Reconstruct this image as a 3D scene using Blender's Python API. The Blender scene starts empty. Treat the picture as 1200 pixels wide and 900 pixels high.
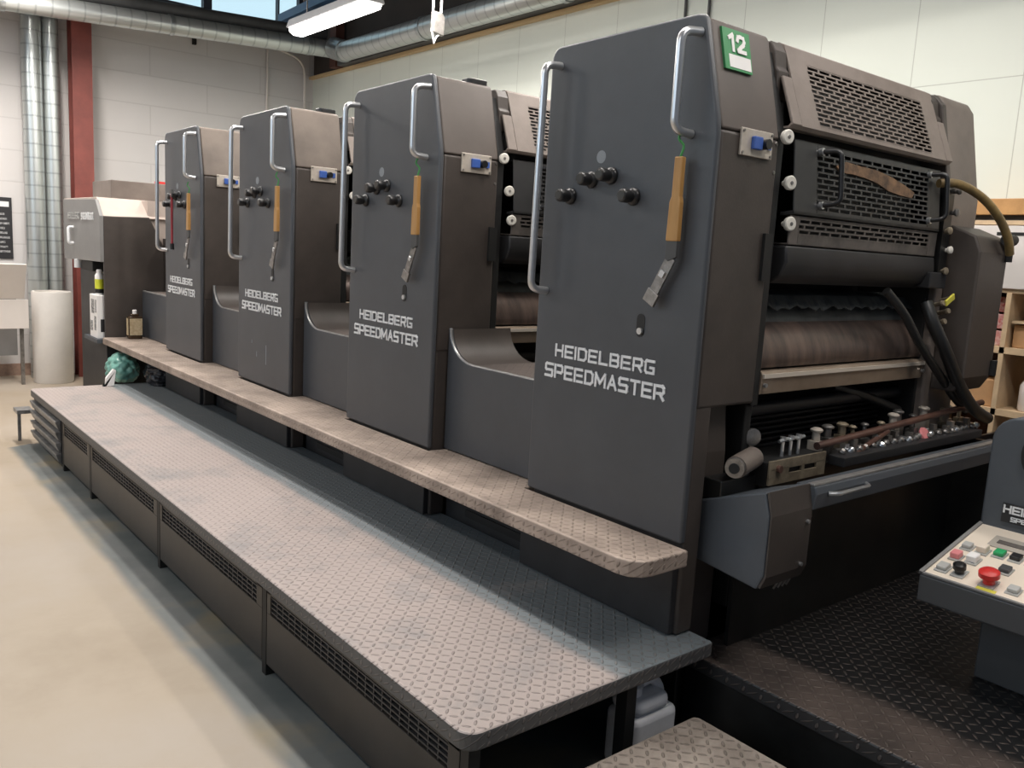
import bpy, bmesh, math, random
from mathutils import Vector, Matrix
random.seed(7)
SC = bpy.context.scene
COL = SC.collection

# ------------------------------------------------------------------ camera
CAM_POS = Vector((-1.948, -1.537, 1.508))
cam_d = bpy.data.cameras.new('camera'); cam = bpy.data.objects.new('camera', cam_d); COL.objects.link(cam)
_r = Vector((0.77565, -0.62878, 0.05478)); _u = Vector((0.05514, 0.15396, 0.98654)); _f = Vector((0.62874, 0.76219, -0.15410))
cam.matrix_world = Matrix(((_r.x, _u.x, -_f.x, CAM_POS.x), (_r.y, _u.y, -_f.y, CAM_POS.y), (_r.z, _u.z, -_f.z, CAM_POS.z), (0, 0, 0, 1)))
cam_d.sensor_width = 36; cam_d.sensor_fit = 'HORIZONTAL'; cam_d.lens = 30.0; cam_d.clip_start = .05
SC.camera = cam

# ------------------------------------------------------------------ colour management
SC.view_settings.view_transform = 'Standard'; SC.view_settings.look = 'None'
SC.view_settings.gamma = 1; SC.view_settings.use_curve_mapping = False
SC.view_settings.exposure = 0.0

# ------------------------------------------------------------------ world (overcast daylight through the big windows of the hall)
W = bpy.data.worlds.new('sky'); SC.world = W; W.use_nodes = True
wn = W.node_tree.nodes; wl = W.node_tree.links
bg = wn['Background']; 
tc = wn.new('ShaderNodeTexCoord'); sp = wn.new('ShaderNodeSeparateXYZ'); wl.new(tc.outputs['Generated'], sp.inputs[0])
cr = wn.new('ShaderNodeValToRGB'); wl.new(sp.outputs['Y'], cr.inputs[0])
cr.color_ramp.elements[0].position = .3; cr.color_ramp.elements[0].color = (.17, .20, .25, 1)
cr.color_ramp.elements[1].position = .8; cr.color_ramp.elements[1].color = (1.25, 1.62, 1.8, 1)
wl.new(cr.outputs[0], bg.inputs['Color']); bg.inputs['Strength'].default_value = .55

# ------------------------------------------------------------------ unseen fill lamp added at left for cool window daylight
def area(name, loc, target, size, power, color):
    d = bpy.data.lights.new(name, 'AREA'); d.shape = 'RECTANGLE'; d.size, d.size_y = size; d.energy = power; d.color = color
    o = bpy.data.objects.new(name, d); COL.objects.link(o); o.location = loc
    o.rotation_euler = (Vector(target) - Vector(loc)).to_track_quat('-Z', 'Y').to_euler(); return o
LAMP_W = 34; LAMP_COL = (1.0, .94, .88)
area('window_daylight', (-5.5, 1.5, 3.0), (0, 2.5, .8), (6, 2), 70, (.72, .86, 1.0))

# ================================================================== helpers
MATS = {}
def new_mat(name):
    m = bpy.data.materials.new(name); m.use_nodes = True; MATS[name] = m
    return m, m.node_tree.nodes, m.node_tree.links, m.node_tree.nodes['Principled BSDF']
def simple(name, col, rough=.5, metal=0., bump=0., bscale=60., var=0., vscale=6., emis=None, estr=0., spec=.5, col2=None, stretch=(1, 1, 1)):
    m, n, l, b = new_mat(name)
    b.inputs['Base Color'].default_value = (*col, 1); b.inputs['Roughness'].default_value = rough; b.inputs['Metallic'].default_value = metal
    b.inputs['Specular IOR Level'].default_value = spec
    t = n.new('ShaderNodeTexCoord'); mp = n.new('ShaderNodeMapping'); mp.inputs['Scale'].default_value = stretch
    l.new(t.outputs['Object'], mp.inputs[0])
    if var or col2:
        nz = n.new('ShaderNodeTexNoise'); nz.inputs['Scale'].default_value = vscale; nz.inputs['Detail'].default_value = 6; nz.inputs['Roughness'].default_value = .65
        l.new(mp.outputs[0], nz.inputs['Vector'])
        c = n.new('ShaderNodeValToRGB'); l.new(nz.outputs['Fac'], c.inputs[0])
        a = col2 or tuple(x * (1 - var) for x in col); z = col if col2 else tuple(min(1, x * (1 + var)) for x in col)
        c.color_ramp.elements[0].position = .35; c.color_ramp.elements[0].color = (*a, 1)
        c.color_ramp.elements[1].position = .65; c.color_ramp.elements[1].color = (*z, 1)
        l.new(c.outputs[0], b.inputs['Base Color'])
    if bump:
        nb = n.new('ShaderNodeTexNoise'); nb.inputs['Scale'].default_value = bscale; nb.inputs['Detail'].default_value = 3
        l.new(mp.outputs[0], nb.inputs['Vector'])
        bp = n.new('ShaderNodeBump'); bp.inputs['Strength'].default_value = bump; bp.inputs['Distance'].default_value = .002
        l.new(nb.outputs['Fac'], bp.inputs['Height']); l.new(bp.outputs[0], b.inputs['Normal'])
    if emis: b.inputs['Emission Color'].default_value = (*emis, 1); b.inputs['Emission Strength'].default_value = estr
    return m

simple('panel_paint', (.066, .071, .080), .42, var=.10, vscale=2.2, bump=.12, bscale=160)
simple('side_paint', (.074, .060, .052), .5, col2=(.048, .039, .034), vscale=3.0, bump=.15, bscale=140)
simple('cover_paint', (.245, .203, .177), .55, col2=(.17, .138, .118), vscale=4, bump=.15, bscale=120)
simple('delivery_paint', (.23, .225, .22), .5, var=.08, vscale=3)
simple('arm_paint', (.075, .085, .098), .45, var=.08, vscale=4)
simple('dark_paint', (.022, .022, .024), .5, var=.25, vscale=5)
simple('guard_paint', (.030, .030, .031), .45, var=.2, vscale=7)
simple('lower_guard_paint', (.13, .112, .10), .55, col2=(.05, .045, .042), vscale=7)
simple('black', (.008, .008, .008), .6)
simple('oily_black', (.010, .010, .010), .35, var=.4, vscale=9)
simple('knob_black', (.012, .012, .013), .35)
simple('knob_top', (.06, .055, .05), .3, metal=.3)
simple('bright_steel', (.62, .63, .64), .28, metal=.85, var=.06, vscale=12)
simple('dull_steel', (.36, .34, .32), .4, metal=.8, col2=(.2, .19, .18), vscale=25)
simple('galvanised', (.52, .55, .55), .32, metal=.85, col2=(.36, .39, .40), vscale=14)
simple('white_letter', (.78, .79, .80), .5)
simple('grey_letter', (.42, .42, .41), .5)
simple('wood_handle', (.50, .27, .085), .5, col2=(.36, .18, .05), vscale=14, stretch=(1, 1, .15))
simple('socket_plate', (.55, .49, .42), .45, metal=.25, var=.1, vscale=30)
simple('blue_plastic', (.05, .12, .42), .4)
simple('green_sticker', (.035, .26, .085), .5)
simple('white_sticker', (.86, .84, .82), .55)
simple('green_string', (.05, .26, .07), .7)
simple('red_handle', (.28, .03, .04), .4)
simple('clip_plate', (.42, .35, .25), .4, metal=.5, col2=(.22, .18, .13), vscale=18)
simple('tan_bar', (.38, .30, .23), .38, metal=.35, col2=(.25, .19, .14), vscale=3, stretch=(1, 4, 1))
simple('edge_bar', (.72, .65, .56), .35, metal=.3)
simple('cylinder_plate', (.17, .12, .10), .36, metal=.4, col2=(.055, .045, .042), vscale=4.5, stretch=(2.5, 1, .6))
simple('blanket_grey', (.07, .078, .078), .6, col2=(.035, .038, .04), vscale=10)
simple('rust_rag', (.24, .14, .075), .8, col2=(.07, .045, .03), vscale=22)
simple('brown_rail', (.15, .075, .055), .35, metal=.2, col2=(.07, .04, .035), vscale=10)
simple('hose_tan', (.30, .20, .07), .45, col2=(.13, .09, .04), vscale=12)
simple('hose_black', (.018, .018, .018), .38)
simple('dial_white', (.72, .69, .62), .4, var=.1, vscale=30)
simple('yellow_tag', (.68, .62, .08), .5)
simple('red_plastic', (.62, .035, .03), .35)
simple('pink_plastic', (.75, .25, .26), .4)
simple('green_plastic', (.02, .36, .12), .4)
simple('console_plate', (.80, .70, .58), .45, var=.03, vscale=5)
simple('console_body', (.055, .058, .062), .45)
simple('button_grey', (.46, .46, .44), .4)
simple('display_grey', (.42, .38, .33), .4)
simple('far_wall', (.56, .54, .53), .7)
simple('red_steel', (.23, .058, .045), .5, col2=(.17, .042, .034), vscale=5)
simple('cardboard', (.50, .29, .14), .8, var=.12, vscale=5)
simple('shelf_wood', (.62, .46, .29), .6, var=.12, vscale=8)
simple('shelf_top_wood', (.60, .33, .13), .5, col2=(.45, .24, .09), vscale=7)
simple('cabinet_white', (.72, .68, .65), .5)
simple('white_board', (.78, .72, .67), .5, var=.03, vscale=3)
simple('white_roll', (.78, .74, .69), .55, var=.04, vscale=5)
simple('plastic_white', (.82, .82, .84), .35, var=.06, vscale=8)
simple('milky_plastic', (.74, .69, .66), .3)
simple('bag_green', (.20, .42, .36), .28, col2=(.10, .27, .23), vscale=7, bump=.6, bscale=22)
simple('bag_dark', (.05, .05, .055), .2, col2=(.02, .02, .025), vscale=7, bump=.6, bscale=22)
simple('amber_bottle', (.05, .028, .012), .25)
simple('bottle_label', (.62, .52, .34), .6, col2=(.45, .34, .20), vscale=40)
simple('spray_yellow', (.72, .75, .05), .35)
simple('skirt_paint', (.034, .029, .026), .42, col2=(.018, .016, .015), vscale=4)
simple('dusty_top', (.44, .365, .32), .7, var=.06, vscale=5)  # lamp-lit brightness of the slanted delivery top painted into a dusty tone
simple('dusty_side', (.165, .132, .108), .6, col2=(.11, .087, .071), vscale=4)  # dust tone with overhead lamp light painted in, for the farther upper housings
simple('side_upper', (.108, .087, .075), .55, col2=(.085, .069, .06), vscale=3)  # lighter upper tone, less dusty, overhead lamp light painted in
simple('dark_ceiling', (.050, .040, .034), .8, var=.2, vscale=3)
simple('steel_beam', (.07, .07, .07), .6, var=.15, vscale=4)
simple('rust_beam', (.10, .035, .022), .7)
simple('wood_strip', (.62, .45, .24), .6)
simple('wall_cream', (.66, .67, .60), .6)
simple('frame_dark', (.045, .05, .07), .5)
simple('blue_beam', (.05, .13, .28), .5)
simple('lamp_housing', (.45, .45, .46), .5)
simple('lamp_diffuser', (1, 1, 1), .5, emis=(1, .97, .93), estr=7)
simple('poster_black', (.02, .02, .022), .5, col2=(.55, .55, .55), vscale=38, stretch=(1, 1, 2.5))
simple('poster_plain', (.02, .02, .022), .5)
simple('worn_edge', (.34, .33, .32), .35, metal=.5, var=.2, vscale=20)
simple('brick_dirty', (.30, .20, .15), .8, var=.3, vscale=8)
simple('chalk_smear', (.28, .30, .32), .7)
simple('tray_metal', (.30, .30, .30), .4, metal=.5, col2=(.15, .15, .15), vscale=12)
simple('red_print', (.45, .06, .06), .6, col2=(.6, .5, .48), vscale=35)

# glass
m, n, l, b = new_mat('window_glass'); b.inputs['Base Color'].default_value = (.9, .97, 1, 1); b.inputs['Roughness'].default_value = .02
b.inputs['Transmission Weight'].default_value = 1; b.inputs['IOR'].default_value = 1.05

def math_node(n, l, op, a, bb=None, c=None):
    q = n.new('ShaderNodeMath'); q.operation = op
    for i, v in enumerate((a, bb, c)):
        if v is None: continue
        if isinstance(v, (int, float)): q.inputs[i].default_value = v
        else: l.new(v, q.inputs[i])
    return q.outputs[0]

def tread(name, base, dirt, bumpcol, pitch=.042, dirt_lo=.35, dirt_hi=.6, rough=.55, metal=.2, fade_x=None, lip=None):
    """diamond plate: raised lozenges, turned the other way in every second cell"""
    m, n, l, b = new_mat(name)
    t = n.new('ShaderNodeTexCoord'); s = n.new('ShaderNodeSeparateXYZ'); l.new(t.outputs['Object'], s.inputs[0])
    X, Y, Z = s.outputs
    a0 = math_node(n, l, 'SUBTRACT', X, Z); b0 = math_node(n, l, 'ADD', Y, Z)
    a = math_node(n, l, 'DIVIDE', math_node(n, l, 'ADD', a0, 50.), pitch); c = math_node(n, l, 'DIVIDE', math_node(n, l, 'ADD', b0, 50.), pitch)
    fa = math_node(n, l, 'SUBTRACT', math_node(n, l, 'FRACT', a), .5); fc = math_node(n, l, 'SUBTRACT', math_node(n, l, 'FRACT', c), .5)
    par = math_node(n, l, 'MODULO', math_node(n, l, 'ADD', math_node(n, l, 'FLOOR', a), math_node(n, l, 'FLOOR', c)), 2.)
    sg = math_node(n, l, 'SUBTRACT', math_node(n, l, 'MULTIPLY', par, 2.), 1.)
    k = math_node(n, l, 'MULTIPLY', fc, sg)
    u = math_node(n, l, 'ADD', fa, k); v = math_node(n, l, 'SUBTRACT', fa, k)
    uu = math_node(n, l, 'POWER', math_node(n, l, 'ABSOLUTE', math_node(n, l, 'DIVIDE', u, .62)), 2.)
    vv = math_node(n, l, 'POWER', math_node(n, l, 'ABSOLUTE', math_node(n, l, 'DIVIDE', v, .20)), 2.)
    d = math_node(n, l, 'ADD', uu, vv)
    mr = n.new('ShaderNodeMapRange'); mr.interpolation_type = 'SMOOTHSTEP'; l.new(d, mr.inputs[0])
    mr.inputs[1].default_value = 1.25; mr.inputs[2].default_value = .35; mr.inputs[3].default_value = 0; mr.inputs[4].default_value = 1
    nz = n.new('ShaderNodeTexNoise'); nz.inputs['Scale'].default_value = 3.0; nz.inputs['Detail'].default_value = 9; nz.inputs['Roughness'].default_value = .72
    l.new(t.outputs['Object'], nz.inputs['Vector'])
    fac = nz.outputs['Fac']
    if fade_x:   # dirt colour fades to the base colour across this x range
        x0, x1 = fade_x
        wr = n.new('ShaderNodeMapRange'); wr.interpolation_type = 'SMOOTHSTEP'
        wob = math_node(n, l, 'ADD', X, math_node(n, l, 'MULTIPLY', math_node(n, l, 'SUBTRACT', fac, .5), .06))
        l.new(wob, wr.inputs[0]); wr.inputs[1].default_value = x0; wr.inputs[2].default_value = x1; wr.inputs[3].default_value = 0; wr.inputs[4].default_value = -.42
        fac = math_node(n, l, 'ADD', fac, wr.outputs[0])
    cr = n.new('ShaderNodeValToRGB'); l.new(fac, cr.inputs[0])
    cr.color_ramp.elements[0].position = dirt_lo; cr.color_ramp.elements[0].color = (*base, 1)
    cr.color_ramp.elements[1].position = dirt_hi; cr.color_ramp.elements[1].color = (*dirt, 1)
    colour = cr.outputs[0]
    if lip:   # dirt only lies on the walked face, the turned-down edge stays bare
        g = n.new('ShaderNodeNewGeometry'); s2 = n.new('ShaderNodeSeparateXYZ'); l.new(g.outputs['True Normal'], s2.inputs[0])
        ml = n.new('ShaderNodeMix'); ml.data_type = 'RGBA'; l.new(math_node(n, l, 'GREATER_THAN', s2.outputs[2], .6), ml.inputs[0]); ml.inputs[6].default_value = (*lip, 1); l.new(colour, ml.inputs[7]); colour = ml.outputs[2]
    mx = n.new('ShaderNodeMix'); mx.data_type = 'RGBA'
    l.new(math_node(n, l, 'MULTIPLY', mr.outputs[0], .45), mx.inputs[0]); l.new(colour, mx.inputs[6]); mx.inputs[7].default_value = (*bumpcol, 1)
    l.new(mx.outputs[2], b.inputs['Base Color'])
    bp = n.new('ShaderNodeBump'); bp.inputs['Strength'].default_value = 1; bp.inputs['Distance'].default_value = .004
    l.new(mr.outputs[0], bp.inputs['Height']); l.new(bp.outputs[0], b.inputs['Normal'])
    b.inputs['Roughness'].default_value = rough; b.inputs['Metallic'].default_value = metal
    return m
tread('tread_platform', (.19, .215, .228), (.44, .375, .35), (.24, .205, .19), fade_x=(-.34, -.27), pitch=.027, dirt_lo=.16, dirt_hi=.5, lip=(.10, .10, .10))
tread('tread_step', (.22, .175, .145), (.46, .37, .31), (.20, .16, .13), pitch=.026)
tread('tread_dark', (.012, .012, .013), (.15, .115, .098), (.19, .155, .135), pitch=.03, dirt_lo=.25, dirt_hi=.75, rough=.4, fade_x=(.30, .42), lip=(.035, .035, .037))
tread('tread_low', (.20, .165, .14), (.42, .36, .31), (.12, .10, .085), pitch=.03)

# floor
m, n, l, b = new_mat('concrete_floor')
t = n.new('ShaderNodeTexCoord'); nz = n.new('ShaderNodeTexNoise'); nz.inputs['Scale'].default_value = .9; nz.inputs['Detail'].default_value = 8; nz.inputs['Roughness'].default_value = .6
l.new(t.outputs['Object'], nz.inputs['Vector']); cr = n.new('ShaderNodeValToRGB'); l.new(nz.outputs['Fac'], cr.inputs[0])
e = cr.color_ramp.elements; e[0].position = .3; e[0].color = (.34, .27, .19, 1); e[1].position = .62; e[1].color = (.44, .375, .305, 1)
q = e.new(.47); q.color = (.42, .345, .26, 1)
# grey strip along the platform: its cast shadow painted into the floor colour
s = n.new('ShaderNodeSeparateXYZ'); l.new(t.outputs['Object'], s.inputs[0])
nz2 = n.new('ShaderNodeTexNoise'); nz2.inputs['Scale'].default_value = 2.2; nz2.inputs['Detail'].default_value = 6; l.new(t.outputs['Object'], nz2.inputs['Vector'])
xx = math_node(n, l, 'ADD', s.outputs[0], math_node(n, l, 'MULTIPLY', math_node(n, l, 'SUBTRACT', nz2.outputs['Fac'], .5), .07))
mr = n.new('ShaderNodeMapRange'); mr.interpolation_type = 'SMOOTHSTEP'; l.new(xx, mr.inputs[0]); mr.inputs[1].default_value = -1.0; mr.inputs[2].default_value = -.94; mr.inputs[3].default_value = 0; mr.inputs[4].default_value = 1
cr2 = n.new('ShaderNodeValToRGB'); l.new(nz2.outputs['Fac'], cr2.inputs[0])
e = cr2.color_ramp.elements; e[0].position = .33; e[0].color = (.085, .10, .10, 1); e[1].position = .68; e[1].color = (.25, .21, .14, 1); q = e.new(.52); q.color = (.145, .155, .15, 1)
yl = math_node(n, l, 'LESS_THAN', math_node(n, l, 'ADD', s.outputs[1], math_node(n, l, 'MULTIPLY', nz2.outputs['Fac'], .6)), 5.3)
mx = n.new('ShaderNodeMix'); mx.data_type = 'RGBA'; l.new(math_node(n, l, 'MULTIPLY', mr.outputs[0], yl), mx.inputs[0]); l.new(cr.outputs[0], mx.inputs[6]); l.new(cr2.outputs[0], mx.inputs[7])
l.new(mx.outputs[2], b.inputs['Base Color']); b.inputs['Roughness'].default_value = .5

# lined walls: faint joints
def jointed(name, col, joint, du, dv, axis_u, width=.006, off=(0, 0), rough=.6, stagger=False, strength=1.):
    m, n, l, b = new_mat(name)
    t = n.new('ShaderNodeTexCoord'); s = n.new('ShaderNodeSeparateXYZ'); l.new(t.outputs['Object'], s.inputs[0])
    U = s.outputs[axis_u]; V = s.outputs[2]
    v = math_node(n, l, 'DIVIDE', math_node(n, l, 'ADD', V, 50 + off[1]), dv)
    u0 = math_node(n, l, 'ADD', U, 50 + off[0])
    if stagger: u0 = math_node(n, l, 'ADD', u0, math_node(n, l, 'MULTIPLY', math_node(n, l, 'MODULO', math_node(n, l, 'FLOOR', v), 2.), du / 2))
    u = math_node(n, l, 'DIVIDE', u0, du)
    fu = math_node(n, l, 'LESS_THAN', math_node(n, l, 'FRACT', u), width / du); fv = math_node(n, l, 'LESS_THAN', math_node(n, l, 'FRACT', v), width / dv)
    f = math_node(n, l, 'MAXIMUM', fu, fv)
    mx = n.new('ShaderNodeMix'); mx.data_type = 'RGBA'; l.new(math_node(n, l, 'MULTIPLY', f, strength), mx.inputs[0]); mx.inputs[6].default_value = (*col, 1); mx.inputs[7].default_value = (*joint, 1)
    nz = n.new('ShaderNodeTexNoise'); nz.inputs['Scale'].default_value = 1.3; nz.inputs['Detail'].default_value = 5; l.new(t.outputs['Object'], nz.inputs['Vector'])
    hs = n.new('ShaderNodeHueSaturation'); l.new(mx.outputs[2], hs.inputs['Color']); l.new(math_node(n, l, 'ADD', math_node(n, l, 'MULTIPLY', nz.outputs['Fac'], .16), .92), hs.inputs['Value'])
    l.new(hs.outputs[0], b.inputs['Base Color']); b.inputs['Roughness'].default_value = rough
    bp = n.new('ShaderNodeBump'); bp.inputs['Strength'].default_value = .4; bp.inputs['Distance'].default_value = .004
    l.new(math_node(n, l, 'SUBTRACT', 1., f), bp.inputs['Height']); l.new(bp.outputs[0], b.inputs['Normal'])
jointed('wall_block', (.66, .635, .62), (.50, .475, .46), 1.2, .30, 0, .012, (0.1, 0.0), stagger=True, strength=.45)
jointed('wall_panel', (.66, .69, .62), (.33, .33, .29), .57, 2.5, 1, .005, (.41, 0.0), strength=.6)
def ribbed(name, axis, pitch):
    m, n, l, b = new_mat(name)
    t = n.new('ShaderNodeTexCoord'); s = n.new('ShaderNodeSeparateXYZ'); l.new(t.outputs['Object'], s.inputs[0])
    f = math_node(n, l, 'LESS_THAN', math_node(n, l, 'FRACT', math_node(n, l, 'DIVIDE', math_node(n, l, 'ADD', s.outputs[axis], 50.), pitch)), .12)
    mx = n.new('ShaderNodeMix'); mx.data_type = 'RGBA'; l.new(f, mx.inputs[0]); mx.inputs[6].default_value = (.56, .59, .58, 1); mx.inputs[7].default_value = (.42, .45, .45, 1)
    l.new(mx.outputs[2], b.inputs['Base Color']); b.inputs['Metallic'].default_value = .75; b.inputs['Roughness'].default_value = .33
    bp = n.new('ShaderNodeBump'); bp.inputs['Strength'].default_value = .8; bp.inputs['Distance'].default_value = .006; l.new(f, bp.inputs['Height']); l.new(bp.outputs[0], b.inputs['Normal'])
ribbed('duct_x', 0, .13); ribbed('duct_y', 1, .13); ribbed('duct_z', 2, .13)

class MB:
    def __init__(self): self.bm = bmesh.new()
    def face(self, vs):
        try: return self.bm.faces.new(vs)
        except ValueError: return None
    def box(self, x0, x1, y0, y1, z0, z1):
        return self.obox((0, 0, 0), (1, 0, 0), (0, 1, 0), (0, 0, 1), x0, x1, y0, y1, z0, z1)
    def obox(self, O, U, V, N, u0, u1, v0, v1, n0, n1):
        O, U, V, N = map(Vector, (O, U, V, N))
        p = [self.bm.verts.new(O + U * a + V * b + N * c) for c in (n0, n1) for b in (v0, v1) for a in (u0, u1)]
        for f in ((0, 2, 3, 1), (4, 5, 7, 6), (0, 1, 5, 4), (2, 6, 7, 3), (0, 4, 6, 2), (1, 3, 7, 5)): self.face([p[i] for i in f])
        return self
    def prism(self, prof, axis, a, b):
        """prof: 2D outline in the two other axes (order xyz), extruded along axis from a to b"""
        def P(q, t):
            c = [0, 0, 0]; o = [i for i in range(3) if i != axis]; c[o[0]], c[o[1]] = q; c[axis] = t; return Vector(c)
        A = [self.bm.verts.new(P(q, a)) for q in prof]; B = [self.bm.verts.new(P(q, b)) for q in prof]; n = len(prof)
        self.face(A); self.face(B[::-1])
        for i in range(n): self.face([A[i], B[i], B[(i + 1) % n], A[(i + 1) % n]])
        return self
    def cyl(self, p0, p1, r0, r1=None, n=20, cap=True):
        p0, p1 = Vector(p0), Vector(p1); r1 = r0 if r1 is None else r1
        d = (p1 - p0).normalized(); a = d.orthogonal().normalized(); b = d.cross(a)
        A = [self.bm.verts.new(p0 + (a * math.cos(2 * math.pi * i / n) + b * math.sin(2 * math.pi * i / n)) * r0) for i in range(n)]
        B = [self.bm.verts.new(p1 + (a * math.cos(2 * math.pi * i / n) + b * math.sin(2 * math.pi * i / n)) * r1) for i in range(n)]
        for i in range(n): self.face([A[i], A[(i + 1) % n], B[(i + 1) % n], B[i]])
        if cap: self.face(A[::-1]); self.face(B)
        return self
    def tube(self, pts, r, n=12):
        pts = [Vector(p) for p in pts]; rings = []; up = None
        for i, p in enumerate(pts):
            d = ((pts[min(i + 1, len(pts) - 1)] - p).normalized() + (p - pts[max(i - 1, 0)]).normalized()).normalized()
            if up is None: up = d.orthogonal().normalized()
            a = (up - d * up.dot(d)).normalized(); up = a; b = d.cross(a)
            rings.append([self.bm.verts.new(p + (a * math.cos(2 * math.pi * k / n) + b * math.sin(2 * math.pi * k / n)) * r) for k in range(n)])
        for A, B in zip(rings, rings[1:]):
            for k in range(n): self.face([A[k], A[(k + 1) % n], B[(k + 1) % n], B[k]])
        self.face(rings[0][::-1]); self.face(rings[-1]); return self
    def lathe(self, O, D, prof, n=28):
        """prof: (radius, height along D)"""
        O, D = Vector(O), Vector(D).normalized(); a = D.orthogonal().normalized(); b = D.cross(a); rings = []
        for r, h in prof: rings.append([self.bm.verts.new(O + D * h + (a * math.cos(2 * math.pi * k / n) + b * math.sin(2 * math.pi * k / n)) * max(r, 1e-4)) for k in range(n)])
        for A, B in zip(rings, rings[1:]):
            for k in range(n): self.face([A[k], A[(k + 1) % n], B[(k + 1) % n], B[k]])
        self.face(rings[0][::-1]); self.face(rings[-1]); return self
    def stroke(self, mapf, pts, w):
        """flat thick polyline in (u, v), mapf(u, v, h) -> 3D"""
        for (u0, v0), (u1, v1) in zip(pts, pts[1:]):
            self.sk = getattr(self, 'sk', 0) + 1; top = 1 + .07 * (self.sk % 11)
            dx, dy = u1 - u0, v1 - v0; L = math.hypot(dx, dy); dx, dy = dx / L, dy / L
            h = w / 2; c = [(u0 - dx * h - dy * h, v0 - dy * h + dx * h), (u1 + dx * h - dy * h, v1 + dy * h + dx * h), (u1 + dx * h + dy * h, v1 + dy * h - dx * h), (u0 - dx * h + dy * h, v0 - dy * h - dx * h)]
            A = [self.bm.verts.new(mapf(a, b, 0)) for a, b in c]; B = [self.bm.verts.new(mapf(a, b, top)) for a, b in c]
            self.face(A); self.face(B[::-1])
            for i in range(4): self.face([A[i], B[i], B[(i + 1) % 4], A[(i + 1) % 4]])
    def build(self, name, mat, parent=None, bevel=0, seg=2, smooth=False, subdiv=0, angle=35, soft=False):
        bmesh.ops.recalc_face_normals(self.bm, faces=self.bm.faces)
        if smooth:
            for f in self.bm.faces: f.smooth = True
        me = bpy.data.meshes.new(name); self.bm.to_mesh(me); self.bm.free()
        me.materials.append(MATS[mat]); o = bpy.data.objects.new(name, me); COL.objects.link(o)
        if parent is not None: o.parent = parent
        if bevel:
            q = o.modifiers.new('bevel', 'BEVEL'); q.width = bevel; q.segments = seg; q.limit_method = 'ANGLE'; q.angle_limit = math.radians(angle); q.harden_normals = False
        if subdiv:
            q = o.modifiers.new('subsurf', 'SUBSURF'); q.levels = q.render_levels = subdiv
        if smooth and not soft:
            try: me.set_sharp_from_angle(angle=math.radians(40))
            except Exception: pass
        return o
def B(*a): return MB().box(*a)
def thing(name, label, cat, loc=(0, 0, 0), group=None, rotz=0):
    o = bpy.data.objects.new(name, None); COL.objects.link(o); o.location = loc; o.rotation_euler = (0, 0, rotz); o.empty_display_size = .1
    o['label'] = label; o['category'] = cat
    if group: o['group'] = group
    return o
def tag(o, label, cat, group=None, kind=None):
    o['label'] = label; o['category'] = cat
    if group: o['group'] = group
    if kind: o['kind'] = kind
    return o
def struct(o): o['kind'] = 'structure'; return o
def arc(cx, cy, r, a0, a1, n=6):
    return [(cx + r * math.cos(math.radians(a0 + (a1 - a0) * i / n)), cy + r * math.sin(math.radians(a0 + (a1 - a0) * i / n))) for i in range(n + 1)]
def fillet(pts, r, n=5):
    """round the corners of a 3D path"""
    pts = [Vector(p) for p in pts]; out = [pts[0]]
    for i in range(1, len(pts) - 1):
        p = pts[i]; a = (pts[i - 1] - p); b = (pts[i + 1] - p); rr = min(r, a.length * .49, b.length * .49)
        a = p + a.normalized() * rr; b = p + b.normalized() * rr
        for k in range(n + 1):
            t = k / n; out.append(a * (1 - t) ** 2 + p * 2 * t * (1 - t) + b * t * t)
    out.append(pts[-1]); return out
def smoothpath(pts, n=8):
    pts = [Vector(p) for p in pts]; P = [pts[0]] + pts + [pts[-1]]; out = []
    for i in range(1, len(P) - 2):
        for k in range(n):
            t = k / n; a, b, c, d = P[i - 1:i + 3]
            out.append(.5 * ((2 * b) + (c - a) * t + (2 * a - 5 * b + 4 * c - d) * t * t + (3 * b - a - 3 * c + d) * t ** 3))
    out.append(pts[-1]); return out

GL = {
 'H': [[(0, 0), (0, 1)], [(1, 0), (1, 1)], [(0, .5), (1, .5)]],
 'E': [[(1, 1), (0, 1), (0, 0), (1, 0)], [(0, .5), (.9, .5)]],
 'I': [[(.0, 0), (.0, 1)]],
 'D': [[(0, 0), (0, 1), (.75, 1), (1, .8), (1, .2), (.75, 0), (0, 0)]],
 'L': [[(0, 1), (0, 0), (1, 0)]],
 'B': [[(0, 0), (0, 1), (.8, 1), (.93, .9), (.93, .6), (.8, .5), (0, .5)], [(.8, .5), (1, .38), (1, .12), (.85, 0), (0, 0)]],
 'R': [[(0, 0), (0, 1), (.85, 1), (1, .88), (1, .55), (.85, .43), (0, .43)], [(.6, .43), (1, 0)]],
 'G': [[(1, 1), (.12, 1), (0, .88), (0, .15), (.15, 0), (1, 0), (1, .45), (.6, .45)]],
 'S': [[(1, 1), (.1, 1), (0, .92), (0, .58), (.1, .5), (.9, .5), (1, .42), (1, .08), (.9, 0), (0, 0)]],
 'P': [[(0, 0), (0, 1), (.85, 1), (1, .88), (1, .52), (.85, .4), (0, .4)]],
 'M': [[(0, 0), (0, 1), (.6, .25), (1.2, 1), (1.2, 0)]],
 'A': [[(0, 0), (.5, 1), (1, 0)], [(.2, .33), (.8, .33)]],
 'T': [[(0, 1), (1, 1)], [(.5, 1), (.5, 0)]],
 '1': [[(.05, .80), (.5, 1)], [(.5, .95), (.5, 0)]],
 '2': [[(0, .72), (.12, .95), (.45, 1), (.85, .95), (.95, .72), (.8, .5), (0, .05), (0, 0), (1, 0)]],
}
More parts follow.
